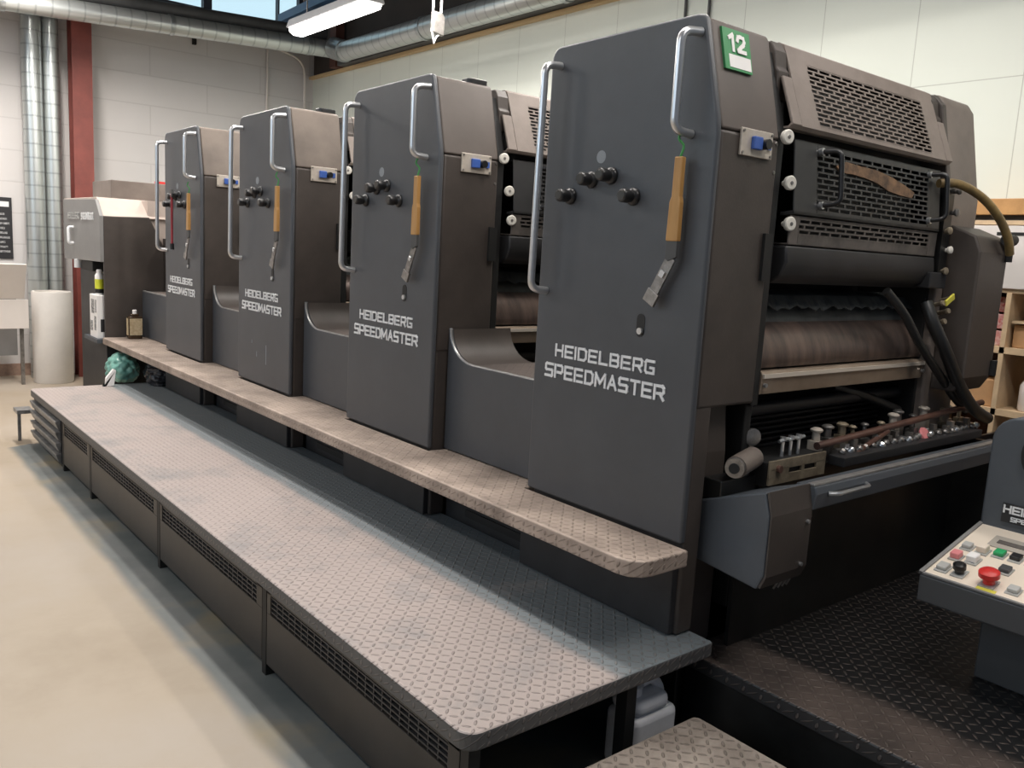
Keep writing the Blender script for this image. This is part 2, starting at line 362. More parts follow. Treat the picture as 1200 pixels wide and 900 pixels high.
def lettering(mb, text, mapf, width, height, w=.2, gap=.42, cw=1.0):
    """mapf(u, v, h); text fills the width"""
    adv = []; x = 0
    for ch in text:
        adv.append(x); x += {'I': 0.0, 'M': 1.2, '1': .6, ' ': .3}.get(ch, 1.0) * cw + gap
    sx = width / (x - gap)
    def mp2(u, v, h): return mapf(u, v, h)
    for ch, a in zip(text, adv):
        for st in GL.get(ch, []):
            mb.stroke(mapf, [((a + p[0] * cw) * sx, p[1] * height) for p in st], w * height)

def grille(mb, O, U, V, N, w, h, cols, rows, t=.004, slat=.33, rib=.15):
    """perforated sheet: staggered rectangular slots, real holes"""
    ph = h / rows; pw = w / cols
    for r in range(rows + 1):
        mb.obox(O, U, V, N, 0, w, r * ph - ph * slat / 2, r * ph + ph * slat / 2, 0, t)
    for r in range(rows):
        off = .5 * pw if r % 2 else 0
        for c in range(cols + 1):
            u = c * pw + off
            if u > w: continue
            mb.obox(O, U, V, N, max(0, u - pw * rib / 2), min(w, u + pw * rib / 2), r * ph, r * ph + ph, 0, t * .9)

# ================================================================== room
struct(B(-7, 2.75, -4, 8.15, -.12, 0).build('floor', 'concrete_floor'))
# far wall with a band of clerestory windows (z 3.83 .. 4.55)
mb = MB(); mb.box(-7, 2.87, 8.15, 8.3, 0, 3.86); mb.box(-7, 2.87, 8.15, 8.3, 4.75, 5.2); mb.box(2.62, 2.87, 8.15, 8.3, 3.86, 4.75); mb.box(-7, -1.6, 8.15, 8.3, 3.86, 4.75)
struct(mb.build('wall_far', 'wall_block'))
struct(B(2.75, 2.87, -3.2, 8.15, 0, 3.36).build('wall_right', 'wall_panel'))
struct(B(2.70, 2.86, -3.2, 8.15, 3.36, 3.39).build('trim_1', 'wood_strip'))
struct(B(2.76, 2.87, -3.2, 8.15, 3.39, 5.2).build('wall_right_upper', 'dark_ceiling'))
struct(B(-7, 2.87, -1.0, 8.3, 5.2, 5.3).build('ceiling', 'dark_ceiling'))
# windows
for i, (x0, x1) in enumerate(((-1.6, -.05), (-.05, 1.52), (1.52, 2.62))):
    f = MB(); y0, y1 = 8.17, 8.25; z0, z1 = 3.86, 4.75; w = .045
    f.box(x0, x1, y0, y1, z0, z0 + w); f.box(x0, x1, y0, y1, z1 - w, z1); f.box(x0, x0 + w, y0, y1, z0, z1); f.box(x1 - w, x1, y0, y1, z0, z1)
    if i == 2: f.box(2.32, 2.335, y0, y1, z0, z1)
    fr = struct(f.build('window_%d' % (i + 1), 'frame_dark'))
    B(x0 + w, x1 - w, 8.205, 8.211, z0 + w, z1 - w).build('pane', 'window_glass', fr)
# left wall with a long window band, added behind the fill lamp
struct(MB().box(-5.82, -5.70, -4, 8.15, 0, 1.95).box(-5.82, -5.70, -4, 8.15, 4.05, 5.2).build('wall_left', 'wall_block'))
for i in range(4):
    y0 = -4 + i * 3.0375; y1 = y0 + 3.0375; f = MB()
    for p in ((y0, y1, 1.95, 2.0), (y0, y1, 4.0, 4.05), (y0, y0 + .05, 1.95, 4.05), (y1 - .05, y1, 1.95, 4.05), (y0 + 1.5, y0 + 1.54, 1.95, 4.05)): f.box(-5.80, -5.72, *p)
    fr = struct(f.build('window_%d' % (i + 4), 'frame_dark'))  # added window band behind the fill lamp
    B(-5.765, -5.758, y0 + .05, y1 - .05, 2.0, 4.0).build('pane', 'window_glass', fr)  # pane of the added window band
# red steel column against the far wall
c = MB(); c.box(.10, .28, 7.86, 7.88, 0, 5.2); c.box(.10, .28, 8.02, 8.04, 0, 5.2); c.box(.18, .20, 7.88, 8.02, 0, 5.2)
tag(c.build('steel_column', 'red_steel'), 'red painted steel column standing against the white block wall', 'column')
B(-7, .05, 8.13, 8.15, 0, .12).build('baseboard_far', 'brick_dirty')['kind'] = 'structure'
c = B(2.63, 2.73, 7.36, 7.50, 3.395, 5.2).build('roof_post', 'rust_beam'); tag(c, 'rust brown steel post in the upper wall corner behind the duct joint', 'post')
# dark steel beam above the cream wall, blue beam under the ceiling
tag(B(2.62, 2.74, -1.2, 7.3, 3.395, 3.56).build('wall_beam', 'steel_beam', bevel=.004), 'dark grey beam running above the cream wall under the silver duct', 'beam')
tag(MB().tube([(2.33, 8.1, 3.95), (2.26, 6.3, 3.95), (2.20, -.8, 3.95)], .06, 4).build('cable_tray', 'blue_beam'), 'blue steel cable tray hanging lengthwise behind the lit lamp', 'cable tray')
for i, y in enumerate((6.6, 5.4, 4.2)):
    tag(B(-2, 2.74, y - .07, y + .07, 4.98, 5.2).build('ceiling_beam', 'rust_beam' if i == 1 else 'dark_ceiling'), ['dark ceiling beam nearest the far wall windows', 'rust brown ceiling beam, middle of the three', 'dark ceiling beam nearest the camera'][i], 'beam', 'ceiling beams')
# ducts
d = thing('ventilation_duct', 'horizontal spiral silver duct along the top of the white far wall', 'duct', (0, 7.2, 3.40))
MB().cyl((-3.0, 0, -.15), (2.50, 0, .13), .088, n=28).build('duct_pipe', 'duct_x', d, smooth=True)
for k in range(3): MB().cyl((-.6 + k * 1.4, 0, -.029 + k * .0725), (-.56 + k * 1.4, 0, -.027 + k * .0725), .094, n=28).build('clamp_ring', 'galvanised', d, smooth=True)
d = thing('ventilation_duct', 'dark thin pipe lying right above the spiral duct on the far wall', 'duct', (0, 7.26, 3.555))
MB().cyl((-3.0, 0, -.15), (2.45, 0, .125), .060, n=20).build('duct_pipe', 'steel_beam', d, smooth=True)  # added pipe standing for the dark band over the duct
d = thing('ventilation_duct', 'long silver spiral duct running above the cream side wall', 'duct', (2.50, 6.9, 3.47))
MB().cyl((0, 0, 0), (0, -7.8, -.04), .098, n=28).build('duct_pipe', 'duct_y', d, smooth=True)
MB().tube(smoothpath([(-.02, .22, .06), (0, .12, .03), (0, 0, 0)], 4), .112, 24).build('elbow_joint', 'galvanised', d, smooth=True)
for k in range(3): MB().cyl((0, -1.5 - k * 1.9, -.008 - k * .01), (0, -1.55 - k * 1.9, -.008 - k * .01), .106, n=28).build('clamp_ring', 'galvanised', d, smooth=True)
d = thing('ventilation_duct', 'upright galvanised pipe pair at far left behind white roll', 'duct', (-.145, 7.98, 0))
MB().cyl((-.08, 0, .0), (-.08, 0, 3.5), .088, n=24).build('duct_pipe', 'duct_z', d, smooth=True)
MB().cyl((.085, 0, .0), (.085, 0, 3.5), .072, n=24).build('duct_pipe', 'duct_z', d, smooth=True)
# conduits
tag(MB().tube([(2.18, 8.13, 3.6), (2.17, 8.13, 2.0), (2.17, 8.13, 1.2)], .012, 8).build('wall_conduit', 'white_board', smooth=True), 'thin straight grey conduit down the far wall below the duct', 'conduit')
tag(MB().tube(fillet([(2.30, 8.1, 3.62), (2.62, 8.1, 3.55), (2.64, 8.12, 1.2)], .2), .014, 8).build('wall_conduit', 'white_board', smooth=True), 'curved pale conduit bending down into the far wall corner', 'conduit')
tag(B(1.34, 1.38, 8.11, 8.15, 3.50, 3.60).build('wall_hook', 'black', bevel=.004), 'small black hook box on the far wall under duct', 'wall box')
tag(MB().cyl((2.735, 2.50, 2.2), (2.735, 2.52, 3.36), .010, n=8).build('wall_conduit', 'steel_beam', smooth=True), 'thin dark vertical cable on the cream wall, left of the pair above nearest unit', 'cable', 'cables above the nearest unit')
tag(MB().cyl((2.735, 2.30, 2.2), (2.735, 2.32, 3.36), .010, n=8).build('wall_conduit', 'steel_beam', smooth=True), 'thin dark vertical cable on the cream wall, right of the pair above nearest unit', 'cable', 'cables above the nearest unit')
# fluorescent fixtures
def lamp_fixture(x, y, z, label, L=1.24, k=1.0):
    t = thing('ceiling_lamp', label, 'ceiling lamp', (x, y, z), 'fluorescent ceiling lamps')
    MB().prism([(-.10, .0), (.10, .0), (.075, .07), (-.075, .07)], 1, -L / 2, L / 2).build('lamp_body', 'lamp_housing', t, bevel=.006)
    MB().prism([(-.085, .0), (-.075, -.035), (-.04, -.055), (.04, -.055), (.075, -.035), (.085, 0)], 1, -L / 2 + .02, L / 2 - .02).build('diffuser', 'lamp_diffuser', t, bevel=.004)
    for s in (-1, 1): MB().cyl((0, s * L * .35, .07), (0, s * L * .35, 5.2 - z), .006, n=8).build('hanger_rod', 'dull_steel', t)
    ld = bpy.data.lights.new('tube_light', 'AREA'); ld.shape = 'RECTANGLE'; ld.size = .16; ld.size_y = L; ld.energy = LAMP_W * k; ld.color = LAMP_COL
    lo = bpy.data.objects.new('tube_light', ld); COL.objects.link(lo); lo.parent = t; lo.location = (0, 0, -.062)
lamp_fixture(1.38, 5.0, 3.27, 'lit white fluorescent lamp hanging at the top left beside the silver duct', 1.3)
for x, y, z, k, w in ((1.32, 3.2, 3.27, 1.5, 'over the second unit, in the row above the rollers'), (1.32, 1.2, 3.27, .9, 'over the nearest unit, in the row above the rollers'), (1.32, -.9, 3.27, .45, 'over the feeder, in the row above the rollers'),
        (-.55, 6.3, 3.7, 2.6, 'over the delivery end, in the row above the walkway'), (-.02, 4.4, 3.6, 1.0, 'over the farthest units, in the row above the walkway'), (-.02, 2.5, 3.6, 1.0, 'over the middle units, in the row above the walkway'), (-.02, .6, 3.6, 1.0, 'over the nearest tower, in the row above the walkway'), (-.02, -1.3, 3.6, .8, 'over the low step, in the row above the walkway'),  # delivery-end lamp is unseen, added to brighten the far wall and roll
        (-3.0, 6.0, 3.6, 1.6, 'over the open floor at its far end'), (-3.0, 3.0, 3.6, .75, 'over the middle of the open floor'), (-3.0, 0.0, 3.6, .5, 'over the open floor near the camera')):  # unseen lamp row added to brighten far wall and open floor
    lamp_fixture(x, y, z, 'fluorescent lamp out of frame ' + w, k=k)
# hanging bracket
t = thing('hanging_bracket', 'pale metal bracket with a hook hanging from the ceiling on two rods', 'bracket', (1.38, 3.5, 2.86))
MB().prism([(-.035, .06), (.05, .045), (.055, .16), (.03, .19), (-.03, .19)], 1, -.02, .02).build('bracket_plate', 'dull_steel', t, bevel=.003)
MB().tube([(-.03, 0, .07), (-.025, 0, .03), (-.015, 0, -.01), (.0, 0, .03), (.03, 0, .06)], .007, 8).build('hook', 'white_letter', t, smooth=True)
for x in (-.03, .035): MB().cyl((x, 0, .18), (x, 0, 2.34), .007, n=8).build('rod', 'white_letter', t)

# far left corner: poster, leaning boards, roll
p = B(-.80, -.405, 8.135, 8.147, 1.16, 1.75).build('poster', 'poster_plain'); tag(p, 'black poster with pale print on the far wall at left edge', 'poster')
mb = MB()
for k in range(9): mb.box(-.77, -.43 - .02 * (k % 3), 8.131, 8.136, 1.22 + k * .045, 1.24 + k * .045)
mb.build('poster_print', 'poster_black', p)
B(-.77, -.43, 8.131, 8.136, 1.66, 1.71).build('poster_heading', 'white_letter', p)
t = thing('slanted_table', 'cream slanted board table at far left below the black poster', 'table', (-.70, 7.5, 0))
MB().obox((0, 0, .82), (1, 0, 0), (-.0, -.42, .9), (0, -.9, -.42), -.5, .27, 0, .36, -.01, .01).build('upper_board', 'white_board', t, bevel=.003)
MB().obox((0, 0, .54), (1, 0, 0), (0, .0, 1), (0, -1, 0), -.5, .30, -.0, .27, -.01, .01).build('lower_board', 'white_board', t, bevel=.003)
for x in (-.45, .25): B(x - .015, x + .015, .05, .08, 0, .8).build('leg', 'dull_steel', t)
B(-.5, .25, .3, .32, .25, .8).build('back_panel', 'delivery_paint', t)
t = thing('paper_roll', 'tall white cylindrical roll standing on the floor by the vertical pipes', 'roll', (-.17, 7.66, 0))
MB().lathe((0, 0, 0), (0, 0, 1), [(.17, 0), (.175, .01), (.175, .87), (.168, .88), (.15, .88), (.15, .86)], 36).build('roll_body', 'white_roll', t, smooth=True)

# ================================================================== platform, step and low plates
def rounded_rect(x0, x1, y0, y1, r, corners=(1, 1, 1, 1), n=5):
    out = []
    for (cx, cy, a), c in zip(((x0 + r, y0 + r, 180), (x1 - r, y0 + r, 270), (x1 - r, y1 - r, 0), (x0 + r, y1 - r, 90)), corners):
        out += arc(cx, cy, r, a, a + 90, n) if c else [(cx + (r if a in (270, 0) else -r), cy + (r if a in (0, 90) else -r))]
    return out
PL = thing('platform', 'long low diamond plate walkway with black vented skirt beside the press', 'platform', (0, 0, 0))
MB().prism(rounded_rect(-.82, .10, -.076, 5.10, .045, (1, 0, 0, 1)), 2, .328, .378).build('deck', 'tread_platform', PL, bevel=.008, seg=3)
cuts = [-.045, 1.13, 2.30, 3.52, 4.20]
for a, b in zip(cuts, cuts[1:]):
    sk = MB(); x0, x1 = -.80, -.785; zt, zb = .328, .045
    sk.box(x0, x1, a + .02, b - .02, zb, .235); sk.box(x0, x1, a + .02, a + .07, .235, zt); sk.box(x0, x1, b - .05, b - .02, .235, zt); sk.box(x0, x1, a + .02, b - .02, .305, zt)
    s = sk.build('skirt_panel', 'skirt_paint' if 'skirt_paint' in MATS else 'dark_paint', PL, bevel=.002)
    vs = MB(); L = b - a - .12
    for k in range(4): vs.box(x0 + .003, x1, a + .07, b - .05, .243 + k * .017, .249 + k * .017)
    nr = int(L / .045)
    for k in range(nr + 1): vs.box(x0 + .004, x1, a + .07 + k * L / nr - .003, a + .07 + k * L / nr + .003, .235, .305)
    vs.build('vent_strip', 'dark_paint', s)
    B(x1, x1 + .01, a + .05, b - .05, .22, .32).build('vent_backing', 'black', s)
for y in cuts:
    B(-.80, -.765, y - .016, y + .016, 0.0, .328).build('leg', 'black', PL)
for y in (-.03, 1.3, 2.6, 3.9, 5.0): B(-.24, -.20, y - .02, y + .02, 0, .328).build('leg', 'black', PL)
B(-.765, -.755, .12, 4.9, 0.02, .328).build('inner_sheet', 'black', PL)
# metal tray drawers in the far end of the platform
t = thing('tray_drawer', 'grey metal drawer stack set in the far end of platform', 'drawer unit', (-.80, 4.62, 0))
B(.0, .03, -.38, .44, .03, .325).build('drawer_case', 'dark_paint', t)
for k in range(4):
    q = MB().prism([(-.012, .04 + k * .07), (0, .035 + k * .07), (0, .095 + k * .07), (-.03, .095 + k * .07), (-.03, .085 + k * .07)], 1, -.37, .43).build('drawer_front', 'tray_metal', t, bevel=.002)
tag(MB().box(-.90, -.80, 5.10, 5.25, .20, .225).box(-.89, -.87, 5.15, 5.17, 0, .2).build('side_ledge', 'tray_metal'), 'small grey ledge on a black foot at platform far end', 'ledge')

ST = MB(); pr = arc(-.225 + .07, -.03 + .05, .06, 225 - 45, 270, 5); pr = [(-.225, 5.58), (-.225, .04), (-.215, .005), (-.185, -.022), (-.15, -.03), (.002, -.03), (.002, .72)] 
# inner edge steps in and out round the towers
for k in range(4):
    pr += [(.12, .725 + 1.35 * k), (.12, 1.345 + 1.35 * k)]
    if k < 3: pr += [(.002, 1.35 + 1.35 * k), (.002, .72 + 1.35 * (k + 1))]
pr += [(.12, 5.58)]
tag(ST.prism(pr, 2, .618, .668).build('step_board', 'tread_step', bevel=.006, seg=3), 'narrow raised diamond plate step running along the foot of the towers', 'step')
# low step front and right-hand plate
t = thing('low_step', 'low diamond plate step at bottom edge below the platform end', 'step', (0, 0, 0))
MB().prism(rounded_rect(-.62, -.02, -.70, -.125, .02), 2, .16, .20).build('step_plate', 'tread_low', t, bevel=.005)
for x in (-.58, -.06):
    for y in (-.66, -.17): B(x - .02, x + .02, y - .02, y + .02, 0, .16).build('leg', 'black', t)
B(-.6, -.03, -.14, -.128, .02, .16).build('riser', 'black', t)
t = thing('feeder_walkway', 'dark oily diamond plate walkway running right under the feeder', 'platform', (0, 0, 0))
MB().prism(rounded_rect(.115, 2.3, -1.15, .05, .02), 2, .25, .30).build('walkway_plate', 'tread_dark', t, bevel=.006)
B(.13, .15, -1.12, .04, 0, .25).build('skirt_panel', 'oily_black', t)
B(.15, 2.0, -1.12, -1.10, 0, .25).build('skirt_panel', 'oily_black', t)
tag(B(-.02, .125, -.70, -.02, .0, .012).build('floor_mat', 'oily_black'), 'black oily mat on the floor between low step and walkway', 'mat')  # dark sheet added to stand for the unlit floor in the gap
# jug
t = thing('plastic_jug', 'white plastic jug standing on the floor under the platform end', 'jug', (-.075, .03, 0))
MB().prism(rounded_rect(-.10, .095, -.065, .065, .03), 2, 0, .18).prism(rounded_rect(-.09, .06, -.06, .06, .03), 2, .18, .23).build('jug_body', 'plastic_white', t, bevel=.02, seg=4, smooth=True)
MB().tube(fillet([(.075, 0, .16), (.07, 0, .22), (.03, 0, .26), (-.02, 0, .255)], .03), .016, 12).build('jug_handle', 'plastic_white', t, smooth=True)
MB().lathe((-.05, 0, .225), (0, 0, 1), [(.028, 0), (.028, .03), (.02, .035)], 20).build('jug_cap', 'plastic_white', t, smooth=True)

# ================================================================== printing unit
def side_profile(z0=.676, r=.045):
    # (y, z) outline of the operator side panel
    return [(0.0, z0), (0.0, 1.860), (.006, 1.905), (.070, 2.168), (.078, 2.182), (.100, 2.188)] + [(.71 - r, 2.180)] + arc(.71 - r, 2.180 - r, r, 90, 0, 5)[1:] + [(.71, z0)]
def mapX(x, y0, z0, depth=.003):
    return lambda u, v, h: Vector((x - h * depth, y0 - u, z0 + v))
def make_unit():
    t = thing('printing_unit', 'nearest', 'printing press unit', (0, 0, 0), 'grey printing units of the press')
    # ---- operator side panel
    sp_ = MB().prism(side_profile(), 0, 0, .022).build('side_panel', 'panel_paint', t, bevel=.008, seg=3, smooth=True)
    mb = MB(); lettering(mb, 'HEIDELBERG', mapX(.0005, .597, 1.166), .44, .036, .22, .46); mb.build('lettering', 'white_letter', sp_)
    mb = MB(); lettering(mb, 'SPEEDMASTER', mapX(.0005, .642, 1.093), .53, .040, .22, .44); mb.build('lettering', 'white_letter', sp_)
    # ---- housing behind it
    pr = [(.036 + 0, 1.075)]
    body = MB().prism([(.005, 1.08), (.005, 1.874), (.704, 1.874), (.704, 1.08)], 0, .024, .30)
    MB().prism([(.005, 1.875)] + [(y * .985 + .005, z - .004) for y, z in side_profile(1.08)[2:-1]] + [(.704, 1.875)], 0, .024, .30).build('upper_housing', 'side_upper', t, bevel=.008, seg=3, smooth=True)
    body.prism([(.008, .38), (.008, 1.09), (.70, 1.09), (.70, .38)], 0, .024, .10)
    body.build('housing', 'side_paint', t, bevel=.010, seg=3, smooth=True)
    MB().prism([(.045, .303), (.045, .93), (.06, 1.085), (.70, 1.085), (.70, .303)], 0, .102, .24).build('inner_housing', 'side_paint', t, bevel=.008)
    MB().box(.0, .036, .02, .73, .385, .61).build('base_panel', 'dark_paint', t, bevel=.004)
    # ---- handles
    MB().tube(fillet([(.0, .66, 2.115), (-.065, .665, 2.112), (-.065, .675, 1.385), (0, .665, 1.380)], .045, 7), .0125, 14).build('grab_handle', 'bright_steel', t, smooth=True)
    MB().tube(fillet([(.0, .085, 2.135), (-.065, .10, 2.13), (-.065, .10, 1.865), (0, .09, 1.86)], .045, 7), .0125, 14).build('grab_handle', 'bright_steel', t, smooth=True)
    # ---- knobs
    for y, z in ((.585, 1.695), (.49, 1.745), (.405, 1.755), (.305, 1.690)):
        k = MB().lathe((0, y - .012, z), (-1, 0, 0), [(.026, 0), (.027, .006), (.024, .012), (.018, .016), (.018, .028), (.021, .03), (.021, .052), (.018, .056)], 24).build('adjusting_knob', 'knob_black', t, smooth=True)
        MB().lathe((-.056, y - .012, z), (-1, 0, 0), [(.017, 0), (.014, .003)], 20).build('knob_cap', 'knob_top', k, smooth=True)
    MB().lathe((0.0005, .445, 1.815), (-1, 0, 0), [(.020, 0), (.020, .0012)], 24).build('worn_spot', 'chalk_smear', t)
    # ---- key slot under the ink knife
    sl = MB().prism(arc(.225, 1.325, .016, 0, 180, 6) + arc(.225, 1.285, .016, 180, 360, 6), 0, -.0015, .004).build('key_slot', 'black', t)
    MB().cyl((-.002, .222, 1.288), (-.010, .222, 1.288), .010, n=16).build('key_plug', 'bright_steel', sl)
    # ---- socket plate on the near face
    sk = MB().box(.105, .255, -.004, .004, 1.812, 1.888).build('control_socket', 'socket_plate', t, bevel=.002)
    MB().box(.150, .190, -.018, -.004, 1.832, 1.868).build('blue_switch', 'blue_plastic', sk, bevel=.003)
    MB().cyl((.205, -.004, 1.850), (.205, -.028, 1.850), .015, n=16).build('switch_knob', 'knob_black', sk, smooth=True)
    MB().box(.226, .242, -.010, -.004, 1.838, 1.862).build('blue_switch', 'blue_plastic', sk)
    sc_ = MB()
    for x in (.113, .247):
        for z in (1.82, 1.88): sc_.cyl((x, -.004, z), (x, -.007, z), .004, n=10)
    sc_.build('screws', 'dull_steel', sk)
    for z in (1.78, 1.862): MB().lathe((.285, .006, z), (0, -1, 0), [(.006, 0), (.005, .004)], 10).build('screw', 'dull_steel', t)
    # ---- inner frame and white dials
    MB().prism([(.03, .40), (.03, 1.07), (.012, 1.07), (.012, 1.90), (.08, 2.14), (.69, 2.14), (.69, .40)], 0, .30, .335).build('inner_frame', 'black', t, bevel=.004)
    B(.262, .30, -.006, .01, 1.46, 1.60).build('frame_notch', 'black', t)
    for z, x in ((1.885, .315), (1.755, .352), (1.635, .372)):
        d = MB().lathe((x, -.004, z), (-.25, -1, 0), [(.008, -.02), (.008, 0), (.021, .002), (.022, .012), (.018, .016)], 22).build('dial_knob', 'dial_white', t, smooth=True)
        MB().lathe((x - .004, -.02, z), (-.25, -1, 0), [(.006, 0), (.005, .002)], 10).build('dial_centre', 'dull_steel', d)
    # ---- upper hood with the perforated panel
    P0 = Vector((0, .072, 2.150)); P1 = Vector((0, -.012, 1.925)); V = (P0 - P1).normalized(); N = Vector((0, -V.z, V.y)).normalized()
    L = (P0 - P1).length
    hd = MB()
    def onp(u0, u1, v0, v1, n0=-.006, n1=0.0): hd.obox(P1, (1, 0, 0), V, N, u0, u1, v0, v1, n0, n1)
    gx0, gx1, gv0, gv1 = .485, 1.235, .016, .215
    onp(.385, gx0, 0, L); onp(gx1, 1.335, 0, L); onp(gx0, gx1, 0, gv0); onp(gx0, gx1, gv1, L)
    hd.prism([(.072, 2.150), (.080, 2.172), (.10, 2.182), (.70, 2.182), (.70, 2.172), (.11, 2.172), (.082, 2.160), (.078, 2.148)], 0, .385, 1.335)
    hd.prism([(-.012, 1.925), (-.004, 1.914), (.03, 1.914), (.03, 1.920), (0, 1.921), (-.006, 1.929)], 0, .33, 1.375)
    hood = hd.build('upper_hood', 'cover_paint', t)
    g = MB(); grille(g, P1 + V * gv0 + Vector((gx0, 0, 0)) + N * -.004, (1, 0, 0), V, N, gx1 - gx0, gv1 - gv0, 11, 13); g.build('grille', 'cover_paint', hood)
    MB().obox(P1, (1, 0, 0), V, N, gx0, gx1, gv0, gv1, -.05, -.045).build('grille_backing', 'black', hood)
    for a, b in ((.335, .383), (1.337, 1.385)):
        MB().obox(P1, (1, 0, 0), V, N, a, b, 0, .155, -.008, .002).build('hood_tab', 'cover_paint', hood, bevel=.003)
        MB().prism([(.060, 2.095), (.068, 2.145), (.088, 2.175), (.70, 2.175), (.70, 2.0), (.05, 2.0), (.05, 2.085)], 0, a - .01, b + .0).build('hood_strap', 'side_paint', hood, bevel=.004)
    MB().prism([(.10, 1.93), (.14, 2.15), (.68, 2.15), (.68, .43), (.30, .43), (.30, 1.5), (.10, 1.9)], 0, .345, 1.37).build('machine_core', 'black', t)
    # ---- middle dark guard
    P1 = Vector((0, -.020, 1.665)); V = Vector((0, .10, 1)).normalized(); N = Vector((0, -V.z, V.y)); gd = MB(); Lm = .225
    def og(mb, u0, u1, v0, v1, n0=-.006, n1=0.): mb.obox(P1, (1, 0, 0), V, N, u0, u1, v0, v1, n0, n1)
    og(gd, .375, .50, 0, Lm); og(gd, 1.235, 1.33, 0, Lm); og(gd, .50, 1.235, 0, .018); og(gd, .50, 1.235, Lm - .018, Lm); og(gd, .375, 1.33, 0, .012, -.05, 0); og(gd, .375, 1.33, Lm - .006, Lm, -.09, 0)
    guard = gd.build('middle_guard', 'guard_paint', t, bevel=.002)
    g = MB(); grille(g, P1 + V * .018 + Vector((.50, 0, 0)) + N * -.004, (1, 0, 0), V, N, .735, Lm - .036, 11, 11); g.build('grille', 'guard_paint', guard)
    MB().obox(P1, (1, 0, 0), V, N, .5, 1.235, .01, Lm - .01, -.07, -.06).build('grille_backing', 'black', guard)
    rg = MB(); pts = [(.60, .165), (.66, .185), (.75, .180), (.85, .178), (.95, .165), (1.05, .145), (1.12, .125), (1.10, .105), (1.02, .108), (.94, .115), (.86, .135), (.78, .145), (.70, .150), (.63, .148)]
    A = [rg.bm.verts.new(P1 + Vector((u, 0, 0)) + V * v + N * .001) for u, v in pts]; Bv = [rg.bm.verts.new(P1 + Vector((u, 0, 0)) + V * v + N * .006) for u, v in pts]
    rg.face(A); rg.face(Bv[::-1])
    for i in range(len(pts)): rg.face([A[i], Bv[i], Bv[(i + 1) % len(pts)], A[(i + 1) % len(pts)]])
    rg.build('ink_crust', 'rust_rag', guard)
    for x in (.545, 1.265):
        MB().tube(fillet([P1 + Vector((x - .03, 0, 0)) + V * .20, P1 + Vector((x, 0, 0)) + V * .20 + N * .055, P1 + Vector((x, 0, 0)) + V * .04 + N * .055, P1 + Vector((x - .03, 0, 0)) + V * .035], .025, 5), .0085, 12).build('guard_handle', 'knob_black', guard, smooth=True)
        for v in (.20, .035): MB().cyl(P1 + Vector((x - .03, 0, 0)) + V * v, P1 + Vector((x - .03, 0, 0)) + V * v + N * .012, .012, n=12).build('handle_foot', 'bright_steel', guard)
    # ---- lower guard
    lg = MB(); P1 = Vector((0, -.012, 1.572)); V = Vector((0, -.02, 1)).normalized(); N = Vector((0, -V.z, V.y)); 
    og(lg, .372, .42, 0, .090); og(lg, 1.27, 1.335, 0, .090); og(lg, .42, 1.27, 0, .034); og(lg, .42, 1.27, .082, .090); og(lg, .372, 1.335, 0, .006, -.08, 0)
    lo = lg.build('lower_guard', 'lower_guard_paint', t, bevel=.002)
    g = MB(); grille(g, P1 + V * .034 + Vector((.42, 0, 0)) + N * -.004, (1, 0, 0), V, N, .85, .048, 14, 3, slat=.4); g.build('grille', 'lower_guard_paint', lo)
    MB().obox(P1, (1, 0, 0), V, N, .42, 1.27, .03, .085, -.05, -.04).build('grille_backing', 'black', lo)
    # ---- dark curved roller cover, end block
    MB().prism([(-.012, 1.570), (-.018, 1.52), (.0, 1.475), (.04, 1.452), (.10, 1.45), (.10, 1.57)], 0, .365, 1.34).build('roller_cover', 'dark_paint', t, bevel=.006, smooth=True)
    B(1.29, 1.42, -.03, .08, 1.455, 1.515).build('end_block', 'dark_paint', t, bevel=.004)
    # ---- cylinders
    MB().cyl((.335, .22, 1.30), (1.42, .22, 1.30), .125, n=48).build('blanket_cylinder', 'blanket_grey', t, smooth=True)
    # scalloped blanket edge
    sc2 = MB(); n_ = 46; A = []; Bq = []
    for i in range(n_ + 1):
        x = .345 + i * (1.06 / n_); z = 1.372 + .006 * math.sin(i * 1.9) + .004 * math.sin(i * .7); z += -.012 if i == 18 else 0
        A.append((x, .075, z)); Bq.append((x, .115, 1.412))
    for i in range(n_):
        p = [sc2.bm.verts.new(q) for q in (A[i], A[i + 1], Bq[i + 1], Bq[i])]; r_ = [sc2.bm.verts.new(Vector(q) + Vector((0, .004, -.002))) for q in (A[i], A[i + 1], Bq[i + 1], Bq[i])]
        sc2.face(p); sc2.face(r_[::-1]); sc2.face([p[0], p[1], r_[1], r_[0]]); sc2.face([p[2], p[3], r_[3], r_[2]])
    sc2.build('blanket_edge', 'blanket_grey', t)
    pp = [(.030, 1.185)] + [(.16 - .135 * math.cos(math.radians(a)), 1.20 + .14 * math.sin(math.radians(a))) for a in range(0, 75, 8)] + [(.2, 1.30), (.2, 1.18)]
    MB().prism(pp, 0, .345, 1.405).build('plate_cylinder', 'cylinder_plate', t, smooth=True)
    cb = MB().prism([(.010, 1.105), (.004, 1.165), (.012, 1.178), (.05, 1.178), (.05, 1.10)], 0, .335, 1.400).build('cross_bar', 'tan_bar', t, bevel=.002)
    B(.336, 1.399, -.001, .006, 1.157, 1.170).build('bar_edge', 'edge_bar', cb)
    for x in (.345, 1.385): MB().cyl((x, .004, 1.135), (x, -.006, 1.135), .007, n=10).build('bolt', 'bright_steel', cb)
    MB().cyl((.335, .10, 1.035), (1.42, .10, 1.035), .022, n=20).build('guide_roller', 'dark_paint', t, smooth=True)
    # ---- lower grating
    mb = MB()
    for k in range(8): mb.box(.34, 1.42, .16, .17, .86 + k * .02, .868 + k * .02)
    mb.build('lower_grating', 'dark_paint', t)
